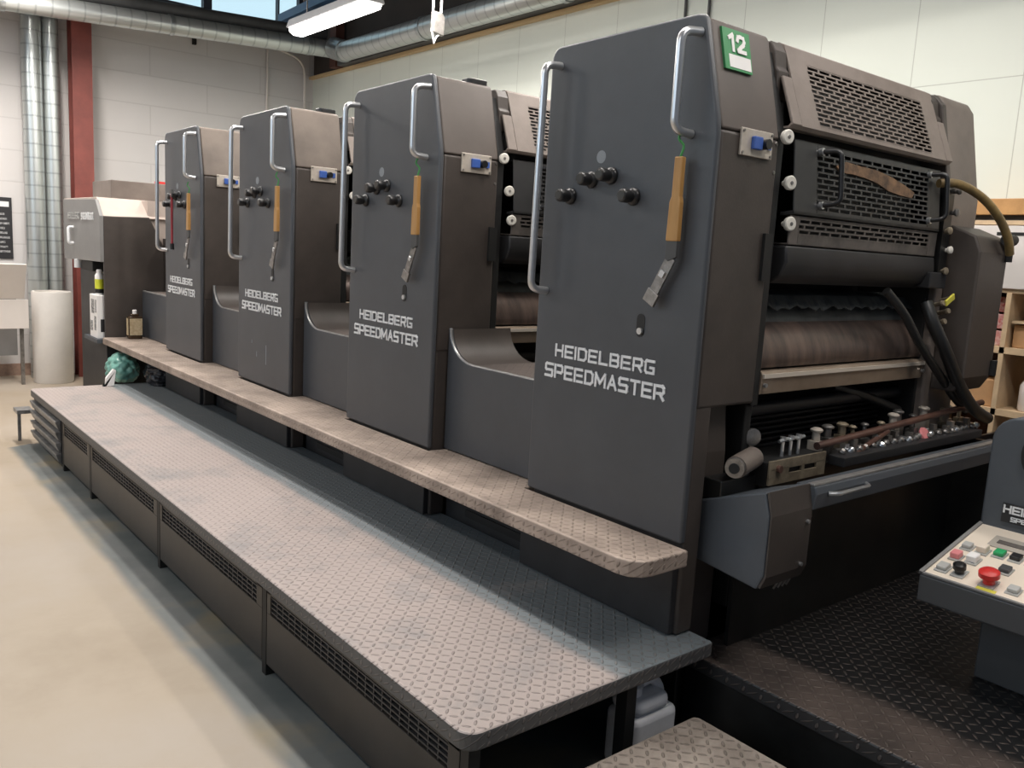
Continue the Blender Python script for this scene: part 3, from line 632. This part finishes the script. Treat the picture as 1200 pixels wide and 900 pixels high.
    MB().box(.245, 1.66, .36, .70, .0, .42).box(.11, 1.66, .06, .70, .0, .245).build('base_frame', 'black', t)
    # ---- drive side housing with its door
    dp = [(.0, .60), (.0, 1.76), (.07, 2.155), (.10, 2.188), (.69, 2.188), (.69, .60)]
    MB().prism([(.0 + .0, .38), (0, 1.80), (.062, 2.145), (.09, 2.185), (.70, 2.185), (.70, .38)], 0, 1.42, 1.68).build('drive_housing', 'drive_paint', t, bevel=.012, seg=3, smooth=True)
    MB().prism([(.0, 1.86), (.055, 2.14), (.09, 2.18), (.69, 2.18), (.69, 1.86)], 0, 1.388, 1.42).build('drive_frame', 'side_paint', t, bevel=.004)
    MB().prism([(.03, .40), (.03, 1.86), (.69, 1.86), (.69, .40)], 0, 1.40, 1.42).build('inner_frame', 'black', t)
    door = MB().prism([(-.125, 1.12), (-.125, 1.60), (-.10, 1.66), (.0, 1.70), (.0, 1.06), (-.09, 1.06)], 0, 1.46, 1.71).build('drive_door', 'side_paint', t, bevel=.008)
    for z in (1.15, 1.60): MB().cyl((1.70, -.13, z - .03), (1.70, -.13, z + .03), .016, n=12).build('hinge', 'black', door, smooth=True)
    MB().cyl((1.66, -.13, 1.655), (1.725, -.13, 1.655), .022, n=14).build('latch', 'black', door, smooth=True)
    MB().cyl((1.42, .35, 2.19), (1.5, .35, 2.19), .01).build('top_pin', 'black', t)
    return t
simple('drive_paint', (.19, .157, .135), .5, col2=(.13, .106, .092), vscale=3.0, bump=.15, bscale=140)
unit = make_unit()
def copy_tree(o, parent=None):
    c = o.copy(); COL.objects.link(c); c.parent = parent
    for ch in list(o.children): copy_tree(ch, c)
    return c
labels = ['nearest grey printing unit with green number 12 sticker and open roller section',
          'second grey printing unit from the camera, behind the number 12 unit',
          'third grey printing unit from the camera, between two taller looking ones',
          'farthest grey printing unit, with a red handled scraper hung on its knobs']
labels[2] = 'third printing unit from the camera, white scratches low on its panel'
units = [unit]; LIT_DUST = MATS['dusty_side']
for k in range(1, 4):
    u = copy_tree(unit); u.location = (0, 1.35 * k, 0); units.append(u)
for u, s in zip(units, labels): u['label'] = s
for u in units[2:]:
    for ch in u.children:
        if ch.name.startswith('upper_housing'):
            ch.data = ch.data.copy(); ch.data.materials[0] = LIT_DUST
# low link covers between the towers (children of the farther unit)
def link_cover(t, y0=-.640):
    a = [(y0, .672), (y0, 1.045), (-.17, 1.045)] + [(-.17 + .16 * math.sin(math.radians(x)), 1.045 + .13 * (1 - math.cos(math.radians(x)))) for x in range(12, 91, 13)] + [(-.002, 1.18), (-.002, .672)]
    c = MB().prism(a, 0, .078, .098).build('link_cover', 'panel_paint', t, bevel=.004)
    inner = [p for p in a[2:-2]]
    top = [(y0, 1.045)] + inner
    MB().prism(inner + [(y, z - .012) for y, z in reversed(inner)], 0, .098, .40).build('curved_guard', 'side_paint', c, smooth=True)
    MB().prism([(y0, 1.045), (-.17, 1.045), (-.17, 1.033), (y0, 1.033)], 0, .098, .46).build('link_shelf', 'link_top', c)
    MB().tube([(.084, y, z) for y, z in top], .0055, 8).build('worn_trim', 'worn_edge', c, smooth=True)
    MB().prism([(y0, .40), (y0, 1.03), (-.002, 1.03), (-.002, .40)], 0, .13, .46).build('link_body', 'dark_paint', c)
    B(.105, .13, y0, 0, .0, .61).build('link_base', 'dark_paint', c)
    B(.13, 1.66, y0, -.002, .0, .42).build('link_frame', 'black', c)
    B(.096, .101, y0 + .12, -.15, .41, .44).build('base_slot', 'black', c)
tread('link_top', (.075, .065, .06), (.16, .13, .115), (.11, .09, .08), pitch=.022, dirt_lo=.35, dirt_hi=.65)
for u in units[1:]: link_cover(u)
# number sticker
def mapY(y, x0, z0, sl=0): return lambda u, v, h: Vector((x0 + u, y - h * .002 + (z0 + v - 2.04) * .215, z0 + v))
st = MB(); fm = lambda x, z, e=0: Vector((x, .0425 - e + (z - 2.04) * .239, z))
def splate(x0, x1, z0, z1, e0, e1, name, mat, par):
    mb = MB(); A = [mb.bm.verts.new(fm(x, z, e0)) for x, z in ((x0, z0), (x1, z0), (x1, z1), (x0, z1))]; Bq = [mb.bm.verts.new(fm(x, z, e1)) for x, z in ((x0, z0), (x1, z0), (x1, z1), (x0, z1))]
    mb.face(A); mb.face(Bq[::-1])
    for i in range(4): mb.face([A[i], Bq[i], Bq[(i + 1) % 4], A[(i + 1) % 4]])
    return mb.build(name, mat, par)
stk = splate(.060, .185, 2.045, 2.160, -.002, .006, 'number_sticker', 'green_sticker', unit)
splate(.080, .180, 2.052, 2.088, .006, .007, 'white_field', 'white_sticker', stk)
mb = MB(); lettering(mb, '12', lambda u, v, h: fm(.086 + u, 2.101 + v, .0062 + h * .002), .070, .042, .26, .60); mb.build('number', 'white_sticker', stk)
# black thing on top of the two middle units
for u in units[1:3]:
    MB().prism(rounded_rect(.20, .30, .10, .17, .02), 2, 2.178, 2.205).build('top_cap', 'knob_black', u, bevel=.004)

# ink knives hanging from the short handles
def ink_knife(yo, z0, label, tilt, kindtip=True):
    t = thing('ink_knife', label, 'ink knife', (-.033, yo + .095, z0), 'wooden handled ink knives hung on the units')
    MB().tube(smoothpath([(0, 0, .072), (-.006, .006, .05), (.005, -.004, .03), (0, 0, .0), (.004, .003, -.012)], 5), .0035, 8).build('string', 'green_string', t, smooth=True)
    MB().prism([(-.014, 0), (.014, 0), (.015, -.11), (.021, -.125), (.024, -.235), (-.019, -.235), (-.018, -.125), (-.014, -.11)], 0, -.009, .009).build('handle', 'wood_handle', t, bevel=.003)
    MB().prism([(.022, -.234), (.024, -.285), (.012, -.292), (-.017, -.280), (-.017, -.234)], 0, -.006, .006).build('blade_root', 'steel_beam', t, bevel=.001)
    c, s = math.cos(tilt), math.sin(tilt)
    V = Vector((0, s, -c)); U = Vector((0, c, s))
    b = MB().obox((0, .002, -.282), U, V, (1, 0, 0), -.016, .018, 0, .135, -.003, .003).build('blade', 'dull_steel', t)
    MB().obox((0, .002, -.282), U, V, (1, 0, 0), -.022, .024, .115, .155, -.005, .005).build('blade_tip', 'dull_steel', t, bevel=.001)
    MB().obox((0, .002, -.282), U, V, (1, 0, 0), -.008, .010, .045, .065, -.009, .0).build('rivet_clip', 'bright_steel', t, bevel=.001)
    return t
ink_knife(0, 1.795, 'wooden handled ink knife with green string on the nearest unit', .50)
ink_knife(1.36, 1.785, 'wooden handled ink knife hanging on the second unit from camera', .45)
ink_knife(2.71, 1.775, 'wooden handled ink knife hanging on the third unit from camera', .40)
ink_knife(4.08, 1.76, 'wooden handled ink knife hanging on the farthest unit', .45)
t = thing('hand_scraper', 'dark red handled scraper hung on the knobs of the farthest unit', 'scraper', (-.052, 4.45, 1.76))
MB().prism([(-.035, .0), (.035, .0), (.012, .03), (-.012, .03)], 0, -.008, .008).build('scraper_head', 'knob_black', t, bevel=.002)
MB().cyl((0, 0, .0), (0, 0, -.33), .008, n=12).build('red_handle', 'red_handle', t, smooth=True)
MB().cyl((0, 0, -.33), (0, 0, -.37), .014, n=12).build('end_grip', 'knob_black', t, smooth=True)
# chalk scratches on the third unit
for y, z, h in ((.50, .90, .02), (.43, .83, .03), (.30, .80, .11)):
    MB().box(-.0012, .001, y, y + .006, z, z + h).build('scratch', 'chalk_smear', units[2])

# ================================================================== feeder side at the near end
t = thing('feeder_table', 'feeder mechanism with grey arm, brown rail and clamps at near end', 'feeder', (0, 0, 0))
arm = MB(); Aq = [(.12, .66, .78), ]
pts_side = [(.05, .60), (-.185, .575), (-.205, .62), (-.205, .80), (-.185, .868), (.05, .785)]
MB().prism(pts_side, 0, .125, .34).build('arm_box', 'arm_paint', t, bevel=.006, seg=2)
MB().prism([(-.188, .585), (-.2065, .622), (-.2065, .80), (-.188, .866), (-.196, .87), (-.212, .80), (-.212, .618), (-.196, .58)], 0, .129, .337).build('arm_end_plate', 'side_paint', t, bevel=.001)
for x, z in ((.315, .76), (.30, .63)): MB().cyl((x, -.212, z), (x, -.220, z), .006, n=10).build('bolt', 'bright_steel', t)
# front feed bar
MB().prism([(-.215, .79), (-.222, .84), (-.215, .862), (-.15, .862), (-.15, .79)], 0, .335, 1.72).build('front_bar', 'arm_paint', t, bevel=.004)
MB().box(.335, 1.72, -.212, -.188, .862, .870).build('bar_strip', 'worn_edge', t, bevel=.002)
MB().box(.66, 1.72, -.12, -.06, .86, .893).build('guide_rail', 'dark_paint', t, bevel=.003)
MB().tube(fillet([(.40, -.222, .835), (.42, -.245, .838), (.60, -.245, .838), (.62, -.222, .838)], .015), .007, 8).build('chrome_handle', 'bright_steel', t, smooth=True)
# motor
m_ = MB().cyl((.165, -.05, .905), (.29, -.02, .915), .034, n=24).build('motor', 'drive_paint', t, smooth=True)
MB().cyl((.150, -.055, .904), (.166, -.05, .905), .030, n=24).build('motor_ring', 'dull_steel', m_, smooth=True)
MB().cyl((.146, -.056, .904), (.152, -.054, .904), .016, n=18).build('motor_centre', 'black', m_)
MB().prism([(.13, .80), (.33, .80), (.33, .86), (.13, .86)], 1, -.03, .04).build('motor_base', 'oily_black', t, bevel=.004)
d = MB().lathe((.345, .03, .965), (-.5, -1, 0), [(.028, 0), (.028, .010), (.022, .012)], 22).build('round_dial', 'dull_steel', t, smooth=True)
MB().cyl((.345, .03, .86), (.345, .03, .94), .008, n=8).build('dial_stem', 'dull_steel', t)
# slotted bracket
br = MB(); bx0, bx1 = .30, .615; br.box(bx0, bx1, -.078, -.070, .835, .864); br.box(bx0, bx1, -.078, -.070, .881, .912)
for a, b in ((bx0, .405), (.475, .492), (.562, bx1)): br.box(a, b, -.078, -.070, .862, .885)
br.build('slotted_bracket', 'clip_plate', t, bevel=.001)
B(bx0, bx1, -.068, .0, .83, .905).build('bracket_block', 'black', t)
MB().cyl((.345, -.078, .885), (.345, -.088, .885), .012, n=12).build('bolt', 'brown_rail', t)
# wing screws
for x in (.43, .475, .52):
    w = MB().cyl((x, -.03, .90), (x, -.03, .955), .006, n=8); w.cyl((x - .022, -.03, .955), (x + .022, -.035, .962), .006, n=8); w.lathe((x, -.03, .957), (0, 0, 1), [(.010, 0), (.010, .012)], 10)
    w.build('wing_screw', 'bright_steel', t, smooth=True)
# long brown rail with its drop end
MB().tube([(.60, -.05, .925), (1.85, -.05, .985)], .013, 10).build('brown_rail', 'brown_rail', t, smooth=True)
MB().tube(fillet([(.74, -.10, .872), (.86, -.075, .90), (1.05, -.06, .935)], .05), .009, 8).build('rail_link', 'brown_rail', t, smooth=True)
# row of grippers / clamps along the rail
random.seed(3)
for i in range(14):
    x = .66 + i * .085; big = i < 3 or i in (6, 7, 9)
    y = -.0 + random.uniform(-.015, .015); z0 = .86 + i * .002
    c = MB()
    if big: c.box(x - .018, x + .018, y - .02, y + .02, z0, z0 + .07); c.cyl((x, y, z0 + .07), (x, y, z0 + .10), .014, n=12); c.lathe((x, y, z0 + .10), (0, 0, 1), [(.02, 0), (.022, .008), (.012, .014)], 14)
    else: c.cyl((x, y, z0), (x, y, z0 + .08), .008, n=8); c.lathe((x, y, z0 + .08), (0, 0, 1), [(.013, 0), (.016, .006), (.008, .012)], 12); c.box(x - .024, x + .024, y - .012, y + .012, z0 + .01, z0 + .035)
    c.build('clamp', ('socket_plate', 'dull_steel', 'clip_plate')[i % 3] if big else ('dull_steel', 'clip_plate')[i % 2], t, bevel=.002, smooth=True)
for i in range(22):
    x = .72 + i * .050; y = -.075 + random.uniform(-.012, .01)
    c = MB(); c.lathe((x, y, .892), (random.uniform(-.6, .6), -.6, 1), [(.012, 0), (.012, .014), (.006, .02)], 12); c.box(x - .012, x + .014, y + .01, y + .03, .885, .905 + .012 * (i % 3))
    c.build('adjusting_screw', 'bright_steel' if i % 4 == 1 else 'dull_steel', t, smooth=True)
MB().lathe((1.30, -.072, .90), (0, -1, .5), [(.026, 0), (.03, .006), (.026, .014)], 20).build('pink_wheel', 'pink_plastic', t, smooth=True)
MB().prism([(-.05, .845), (-.05, .86), (.15, .88), (.15, .845)], 0, .36, 1.75).build('feed_bed', 'oily_black', t)
# black panels added to block side light and darken the machine base
B(.25, 1.72, -.022, -.008, .301, .84).build('base_panel', 'oily_black', t)  # added black panel, blocks side light
B(1.72, 2.3, .03, .045, .25, .80).build('base_panel', 'oily_black', t)  # added black panel, blocks side light
B(1.72, 1.74, -.20, .12, .302, .85).build('base_side', 'oily_black', t)
for k, (x, z) in enumerate(((.55, .45), (.8, .52), (1.05, .42))): MB().tube(smoothpath([(x - .2, .17, z), (x, .14, z + .05), (x + .35, .16, z + .12)], 6), .008, 8).build('loose_cable', 'hose_black', t, smooth=True)
for k in range(4): MB().tube(smoothpath([(.26 + k * .022, -.17, .60), (.255 + k * .022, -.175, .575), (.24 + k * .022, -.17, .548)], 4), .0035, 6).build('wire_end', 'dull_steel', t, smooth=True)
# hoses
h = tag(MB().tube(smoothpath([(1.28, -.02, 1.838), (1.36, -.06, 1.84), (1.47, -.10, 1.80), (1.56, -.13, 1.735), (1.62, -.15, 1.66), (1.66, -.15, 1.60)], 8), .016, 12).build('air_hose', 'hose_tan', smooth=True), 'brown yellow air hose curving down beside the roller guards', 'hose')
tag(MB().tube(smoothpath([(1.03, -.0, 1.44), (1.12, -.03, 1.36), (1.24, -.05, 1.24), (1.38, -.06, 1.14), (1.56, -.055, 1.03), (1.73, -.04, .96)], 8), .016, 12).build('air_hose', 'hose_black', smooth=True), 'black hose slanting down from the rollers, the left one', 'hose', 'black hoses')
tag(MB().tube(smoothpath([(1.30, -.02, 1.40), (1.30, -.06, 1.32), (1.36, -.09, 1.22), (1.50, -.10, 1.08), (1.66, -.10, .98), (1.80, -.1, .93)], 8), .024, 12).build('air_hose', 'hose_black', smooth=True), 'thick black hose slanting down by the drive door, the right one', 'hose', 'black hoses')
tag(MB().tube(smoothpath([(.95, .12, 1.08), (1.15, .08, 1.03), (1.35, .06, .97)], 6), .018, 12).build('air_hose', 'hose_black', smooth=True), 'short dark hose lying low under the cross bar', 'hose')
t = thing('valve_block', 'cluster of brass and white valves beside the roller guards', 'valve', (1.39, -.02, 1.50))
B(-.03, .03, .0, .045, .0, .36).build('block', 'oily_black', t)
for x, z, m2 in ((.0, .02, 'clip_plate'), (.015, .10, 'dial_white'), (.03, .24, 'dull_steel'), (-.01, .17, 'clip_plate'), (.03, .32, 'dull_steel')):
    MB().lathe((x, .0, z), (-.2, -1, .1), [(.008, 0), (.009, .012), (.014, .014), (.014, .022), (.007, .026)], 16).build('valve_knob', m2, t, smooth=True)
for x, z in ((-.03, -.10), (.02, -.13), (.0, -.17), (.04, -.08), (-.02, -.2)):
    MB().lathe((x, -.03, z), (-.2, -1, .3), [(.008, -.04), (.009, 0), (.012, .004), (.010, .012)], 12).build('fitting', 'clip_plate', t, smooth=True)
tag(MB().obox((1.395, -.06, 1.415), (.9, 0, .42), (-.42, 0, .9), (0, -1, 0), -.035, .035, -.012, .012, 0, .008).build('cable_tag', 'yellow_tag', bevel=.003), 'small yellow tag among the dark hoses', 'tag')

# ================================================================== control console at right
t = thing('control_console', 'cream topped control console with red stop button at right edge', 'control console', (.56, -.45, 0))
L = -1.0
sl = math.atan2(.72 - .63, .39); TU = Vector((math.cos(sl), 0, math.sin(sl))); TN = Vector((-math.sin(sl), 0, math.cos(sl)))
MB().prism([(0, .545), (0, .625), (.39, .715), (.39, .60), (.12, .50)], 1, L, 0).build('console_box', 'console_body', t, bevel=.004)
MB().obox((0, 0, .627), TU, (0, 1, 0), TN, 0, .40, L, 0, 0, .004).build('console_plate', 'console_plate', t, bevel=.002)
rim = MB().obox((0, 0, .627), TU, (0, 1, 0), TN, 0, .40, -.010, .002, .0, .009); rim.obox((0, 0, .627), TU, (0, 1, 0), TN, 0, .008, L, 0, .0, .006)
rim.build('console_rim', 'delivery_paint', t)
B(.18, .34, -.80, -.12, .30, .56).build('pedestal', 'console_body', t, bevel=.006)
BP = MB(); pr = [(-.0, .70), (0.0, .70)]; pr = [(0, .70), (0, 1.00)] + arc(-.08, 1.00, .08, 0, 90, 6)[1:] + [(L, 1.08), (L, .70)]
back = BP.prism(pr, 0, .385, .55).build('back_panel', 'arm_paint', t, bevel=.008, seg=3)
MB().cyl((.386, -.195, .975), (.372, -.195, .975), .100, n=40).build('black_disc', 'black', back, smooth=True)
B(.380, .386, -.34, -.062, .745, .806).build('name_plate', 'poster_plain', back)
mb = MB(); lettering(mb, 'HEIDELBERG', lambda u, v, h: Vector((.380 - h * .002, -.068 - u, .778 + v)), .235, .021, .25, .38); mb.build('lettering', 'white_letter', back)
mb = MB(); lettering(mb, 'SPEEDMASTER', lambda u, v, h: Vector((.380 - h * .002, -.092 - u, .753 + v)), .17, .012, .25, .38); mb.build('lettering', 'white_letter', back)
def on_top(u, v, w=0): return Vector((0, 0, .631)) + TU * u + Vector((0, v, 0)) + TN * w
def key(u, v, mat, kind='key', du=.028, dv=.03, hgt=.012):
    b_ = MB().obox(on_top(u, v), TU, (0, 1, 0), TN, -du, du, -dv, dv, 0, .005).build('button_plate', 'button_grey', t, bevel=.001)
    if kind == 'key': MB().obox(on_top(u, v), TU, (0, 1, 0), TN, -du * .72, du * .72, -dv * .8, dv * .8, .005, .005 + hgt).build('button_cap', mat, b_, bevel=.003)
    elif kind == 'round': MB().lathe(on_top(u, v, .005), TN, [(.013, 0), (.013, .010), (.018, .014), (.018, .028), (.012, .033)], 24).build('button_cap', mat, b_, smooth=True)
    elif kind == 'mushroom': MB().lathe(on_top(u, v, .005), TN, [(.016, 0), (.016, .012), (.020, .016), (.028, .022), (.028, .036), (.022, .041)], 28).build('button_cap', mat, b_, smooth=True)
key(.216, -.042, 'button_grey', du=.020, dv=.017); key(.217, -.086, 'console_plate', du=.022, dv=.018, hgt=.02); key(.226, -.131, 'green_plastic', du=.022, dv=.018); key(.228, -.176, 'knob_black', du=.022, dv=.018); key(.23, -.222, 'button_grey', du=.022, dv=.018)
key(.139, -.043, 'pink_plastic', du=.022, dv=.017, hgt=.018); key(.147, -.088, 'white_sticker', du=.024, dv=.018, hgt=.02)
key(.056, -.043, 'button_grey', du=.024, dv=.018); key(.055, -.090, 'knob_black', 'round', du=.024, dv=.018); key(.143, -.180, 'console_body', du=.022, dv=.018)
key(.050, -.174, 'red_plastic', 'mushroom', du=.026, dv=.021)
for v in (-.24, -.30, -.36): key(.05, v, 'button_grey', du=.02, dv=.018)
MB().obox(on_top(.014, -.180), TU, (0, 1, 0), TN, -.011, .011, -.026, .026, 0, .001).build('yellow_label', 'yellow_tag', t)
MB().obox(on_top(.305, -.20), TU, (0, 1, 0), TN, -.040, .035, -.12, .125, 0, .004).build('display_frame', 'display_grey', t, bevel=.002)
MB().obox(on_top(.300, -.20), TU, (0, 1, 0), TN, -.010, .012, -.10, .105, .004, .006).build('display_slot', 'lower_guard_paint', t)

# ================================================================== delivery at the far end
t = thing('delivery_unit', 'grey delivery housing with slanted dusty top at the far end of press', 'delivery unit', (0, 0, 0))
# main housing, -Y face at y=5.6
MB().prism([(-.20, .50), (-.20, 1.60), (.14, 1.61), (.25, 1.38), (.25, .50)], 1, 5.6, 5.625).build('housing', 'side_paint', t, bevel=.006)
MB().prism([(5.6, 1.60), (5.80, 1.745), (6.9, 1.745), (6.9, 1.60)], 0, -.198, .60).build('slanted_top', 'dusty_top', t, bevel=.004)
MB().prism([(.135, 1.605), (.25, 1.375), (.60, 1.375), (.60, 1.74), (.135, 1.74)], 1, 5.627, 5.80).build('side_slope', 'dusty_top', t)
sp2 = MB().prism([(5.60, 1.62), (5.46, 1.70), (5.46, 1.70)][:0] + [(5.60, 1.27), (5.60, 1.60), (5.44, 1.70)][:0] + [(5.595, 1.25), (5.595, 1.60), (5.72, 1.725), (6.80, 1.735), (6.80, 1.23)], 0, -.226, -.20).build('side_panel', 'delivery_paint', t, bevel=.003)
mb = MB(); lettering(mb, 'HEIDELBERG', lambda u, v, h: Vector((-.226 - h * .003, 6.62 - u, 1.575 + v)), .40, .045, .22, .35); mb.build('lettering', 'grey_letter', sp2)
mb = MB(); lettering(mb, 'SPEEDMASTER', lambda u, v, h: Vector((-.226 - h * .003, 6.16 - u, 1.572 + v)), .38, .045, .22, .35); mb.build('lettering', 'white_letter', sp2)
MB().tube(fillet([(-.226, 6.46, 1.50), (-.262, 6.46, 1.50), (-.262, 6.45, 1.37), (-.226, 6.45, 1.37)], .02), .014, 8).build('panel_handle', 'white_letter', sp2, smooth=True)
B(.0, .60, 6.15, 6.75, 1.746, 1.905).build('rear_box', 'drive_paint', t, bevel=.006)
B(-.10, .5, 5.81, 6.8, .05, 1.6).build('rear_body', 'dark_paint', t)
B(-.20, -.10, 5.95, 6.3, 1.16, 1.24).build('under_bracket', 'black', t, bevel=.005)
MB().cyl((-.22, 6.35, 1.17), (-.22, 6.35, 1.24), .028, n=12).build('under_knob', 'white_letter', t, smooth=True)
B(.25, 1.5, 5.5, 6.6, .4, 1.45).build('body', 'side_paint', t)
lc = MB().prism([(4.76, .672), (4.76, 1.03), (5.597, 1.03), (5.597, .672)], 0, .078, .098).build('link_cover', 'panel_paint', t, bevel=.004)
B(.098, .249, 4.765, 5.59, 1.018, 1.03).build('link_shelf', 'link_top', lc)
MB().tube([(.084, 4.76, 1.032), (.084, 5.58, 1.032)], .007, 8).build('worn_trim', 'worn_edge', lc, smooth=True)
B(.13, .24, 4.765, 5.59, .40, 1.01).build('link_body', 'dark_paint', lc)
# panel of the far section under the step
B(-.20, -.02, 5.56, 5.9, .02, .615).build('base_post', 'dark_paint', t)
B(-.26, -.02, 5.60, 6.0, .62, .65).build('foot_shelf', 'arm_paint', t)
B(.36, .56, 6.16, 6.20, 1.906, 1.925).build('red_strip', 'red_plastic', t)
# bottle, spray can, box, bag
t = thing('solvent_bottle', 'brown bottle with cream label and white cap on the step', 'bottle', (-.02, 5.46, .668))
MB().prism(rounded_rect(-.052, .052, -.032, .032, .018), 2, 0, .175).prism(rounded_rect(-.03, .03, -.025, .025, .015), 2, .175, .195).build('bottle_body', 'amber_bottle', t, bevel=.006, smooth=True)
B(-.045, .048, -.0345, -.0325, .03, .16).build('label', 'bottle_label', t)
B(-.0545, -.0525, -.022, .022, .03, .16).build('label', 'bottle_label', t)
MB().lathe((0, 0, .195), (0, 0, 1), [(.016, 0), (.016, .028), (.012, .03)], 18).build('cap', 'white_sticker', t, smooth=True)
t = thing('spray_can', 'yellow and white spray can standing on the printed box', 'spray can', (-.20, 5.75, .99))
MB().lathe((0, 0, 0), (0, 0, 1), [(.032, 0), (.032, .15), (.022, .165)], 22).build('can_body', 'white_sticker', t, smooth=True)
MB().lathe((0, 0, .03), (0, 0, 1), [(.0328, 0), (.0328, .09)], 22).build('yellow_band', 'spray_yellow', t, smooth=True)
MB().lathe((0, 0, .0), (0, 0, 1), [(.0331, .01), (.0331, .045)], 22).build('black_band', 'knob_black', t, smooth=True)
MB().lathe((0, 0, .165), (0, 0, 1), [(.020, 0), (.020, .025), (.014, .03)], 18).build('cap', 'white_sticker', t, smooth=True)
t = thing('printed_box', 'white box with black print standing by the red column', 'box', (-.20, 5.76, .652))
B(-.045, .035, -.11, .11, 0, .336).build('box_body', 'white_sticker', t, bevel=.003)
mb = MB(); 
for k, (y0, y1, z0, z1) in enumerate(((-.03, .06, .19, .30), (-.08, -.03, .06, .17), (.02, .09, .05, .13), (-.09, -.06, .2, .3))): mb.box(-.047, -.045, y0, y1, z0, z1)
mb.build('print', 'poster_black', t)
B(-.02, .02, -.112, -.110, .05, .15).build('print', 'poster_plain', t)

def blob(name, mat, c, r, seed, parent, amp=.25, sub=3):
    bm = bmesh.new(); bmesh.ops.create_icosphere(bm, subdivisions=sub, radius=1); rnd = random.Random(seed)
    ph = [(Vector((rnd.uniform(-1, 1), rnd.uniform(-1, 1), rnd.uniform(-1, 1))).normalized() * rnd.uniform(3, 9), rnd.uniform(0, 6)) for _ in range(7)]
    for v in bm.verts:
        d = sum(abs(math.sin(v.co.dot(a) + p)) for a, p in ph) / 7 - .6
        v.co *= 1 + amp * d * 2.2; v.co = Vector((v.co.x * r[0], v.co.y * r[1], max(-r[2] * .8, v.co.z * r[2]))) + Vector(c)
    mb = MB(); mb.bm.free(); mb.bm = bm; o = mb.build(name, mat, parent, smooth=True, soft=True); return o
t = thing('plastic_bag', 'crumpled green plastic bag on the platform under the step', 'bag', (-.16, 5.22, .378))
blob('bag_body', 'bag_green', (-.02, .0, .095), (.11, .15, .115), 4, t, .22, 5)
t = thing('plastic_bag', 'dark transparent plastic bag behind the green bag under the step', 'bag', (.02, 4.98, .378))
blob('bag_body', 'bag_dark', (-.01, .0, .08), (.09, .14, .10), 9, t, .22, 5)
t = thing('white_clip_board', 'white folded plastic sheet beside the green bag', 'plastic sheet', (-.35, 5.02, .378))
MB().prism([(-.02, 0), (.06, 0), (.075, .115), (.055, .125), (.005, .06), (-.0, .0)], 1, -.01, .02).build('sheet', 'white_sticker', t, bevel=.004)

# ================================================================== shelf at right
t = thing('wooden_shelf', 'wooden shelving unit with white doors against the cream wall at right', 'shelf', (2.4, 0, 0))
X0, X1 = 0.0, .33; Y0, Y1 = -1.6, .45
B(-.01, X1, Y0, Y1, 1.80, 1.875).build('top_board', 'shelf_top_wood', t, bevel=.003)
B(.0, X1, Y0, Y1, 1.755, 1.775).build('board', 'shelf_wood', t)
B(.02, X1, Y0, Y1, 1.775, 1.80).build('dark_gap', 'steel_beam', t)
for k in range(3):
    y1 = Y1 - k * .66; d = B(-.008, .004, y1 - .65, y1, 1.46, 1.75).build('door', 'cabinet_white', t, bevel=.002)
    B(-.010, -.007, y1 - .62, y1 - .40 + .15, 1.705, 1.72).build('door_slot', 'black', d)
B(.004, X1, Y0, Y1, 1.44, 1.455).build('board', 'shelf_wood', t)
B(.0, X1, Y0, Y1, 1.155, 1.185).build('board', 'shelf_wood', t)
B(.0, X1, Y0, Y1, .86, .89).build('board', 'shelf_wood', t)
B(.0, X1, Y0, Y1, .10, .13).build('board', 'shelf_wood', t)
B(X1 - .01, X1, Y0, Y1, .1, 1.8).build('back_sheet', 'brown_rail', t)
for y in (.43, .10, -.55, -1.1, -1.6): B(0, X1 - .01, y, y + .022, .0, 1.44).build('upright', 'shelf_wood', t)
B(.02, .31, -.54, .09, 1.30, 1.312).build('board', 'shelf_wood', t)
tag(B(2.44, 2.66, -.20, .085, 1.186, 1.295).build('cardboard_box', 'cardboard', bevel=.004), 'brown cardboard box on the upper shelf compartment', 'box')
tag(B(2.43, 2.68, .13, .42, .891, 1.02).build('cardboard_box', 'cardboard', bevel=.004), 'brown cardboard box on the shelf behind the press side', 'box')
for k in range(3):
    tag(B(2.46, 2.66, .135, .40, 1.187 + k * .08, 1.187 + k * .08 + .07).build('printed_carton', 'red_print', bevel=.003), ['lowest', 'middle', 'topmost'][k] + ' of three red and white cartons stacked on the shelf', 'carton', 'red and white cartons')
t = thing('canister', 'clear canister with red lid standing on the shelf at right edge', 'canister', (2.50, -.03, .891))
MB().lathe((0, 0, 0), (0, 0, 1), [(.065, 0), (.07, .01), (.07, .12), (.045, .165), (.03, .175)], 28).build('canister_body', 'milky_plastic', t, smooth=True)
MB().lathe((0, 0, .17), (0, 0, 1), [(.033, 0), (.033, .03), (.028, .034)], 22).build('canister_lid', 'red_plastic', t, smooth=True)
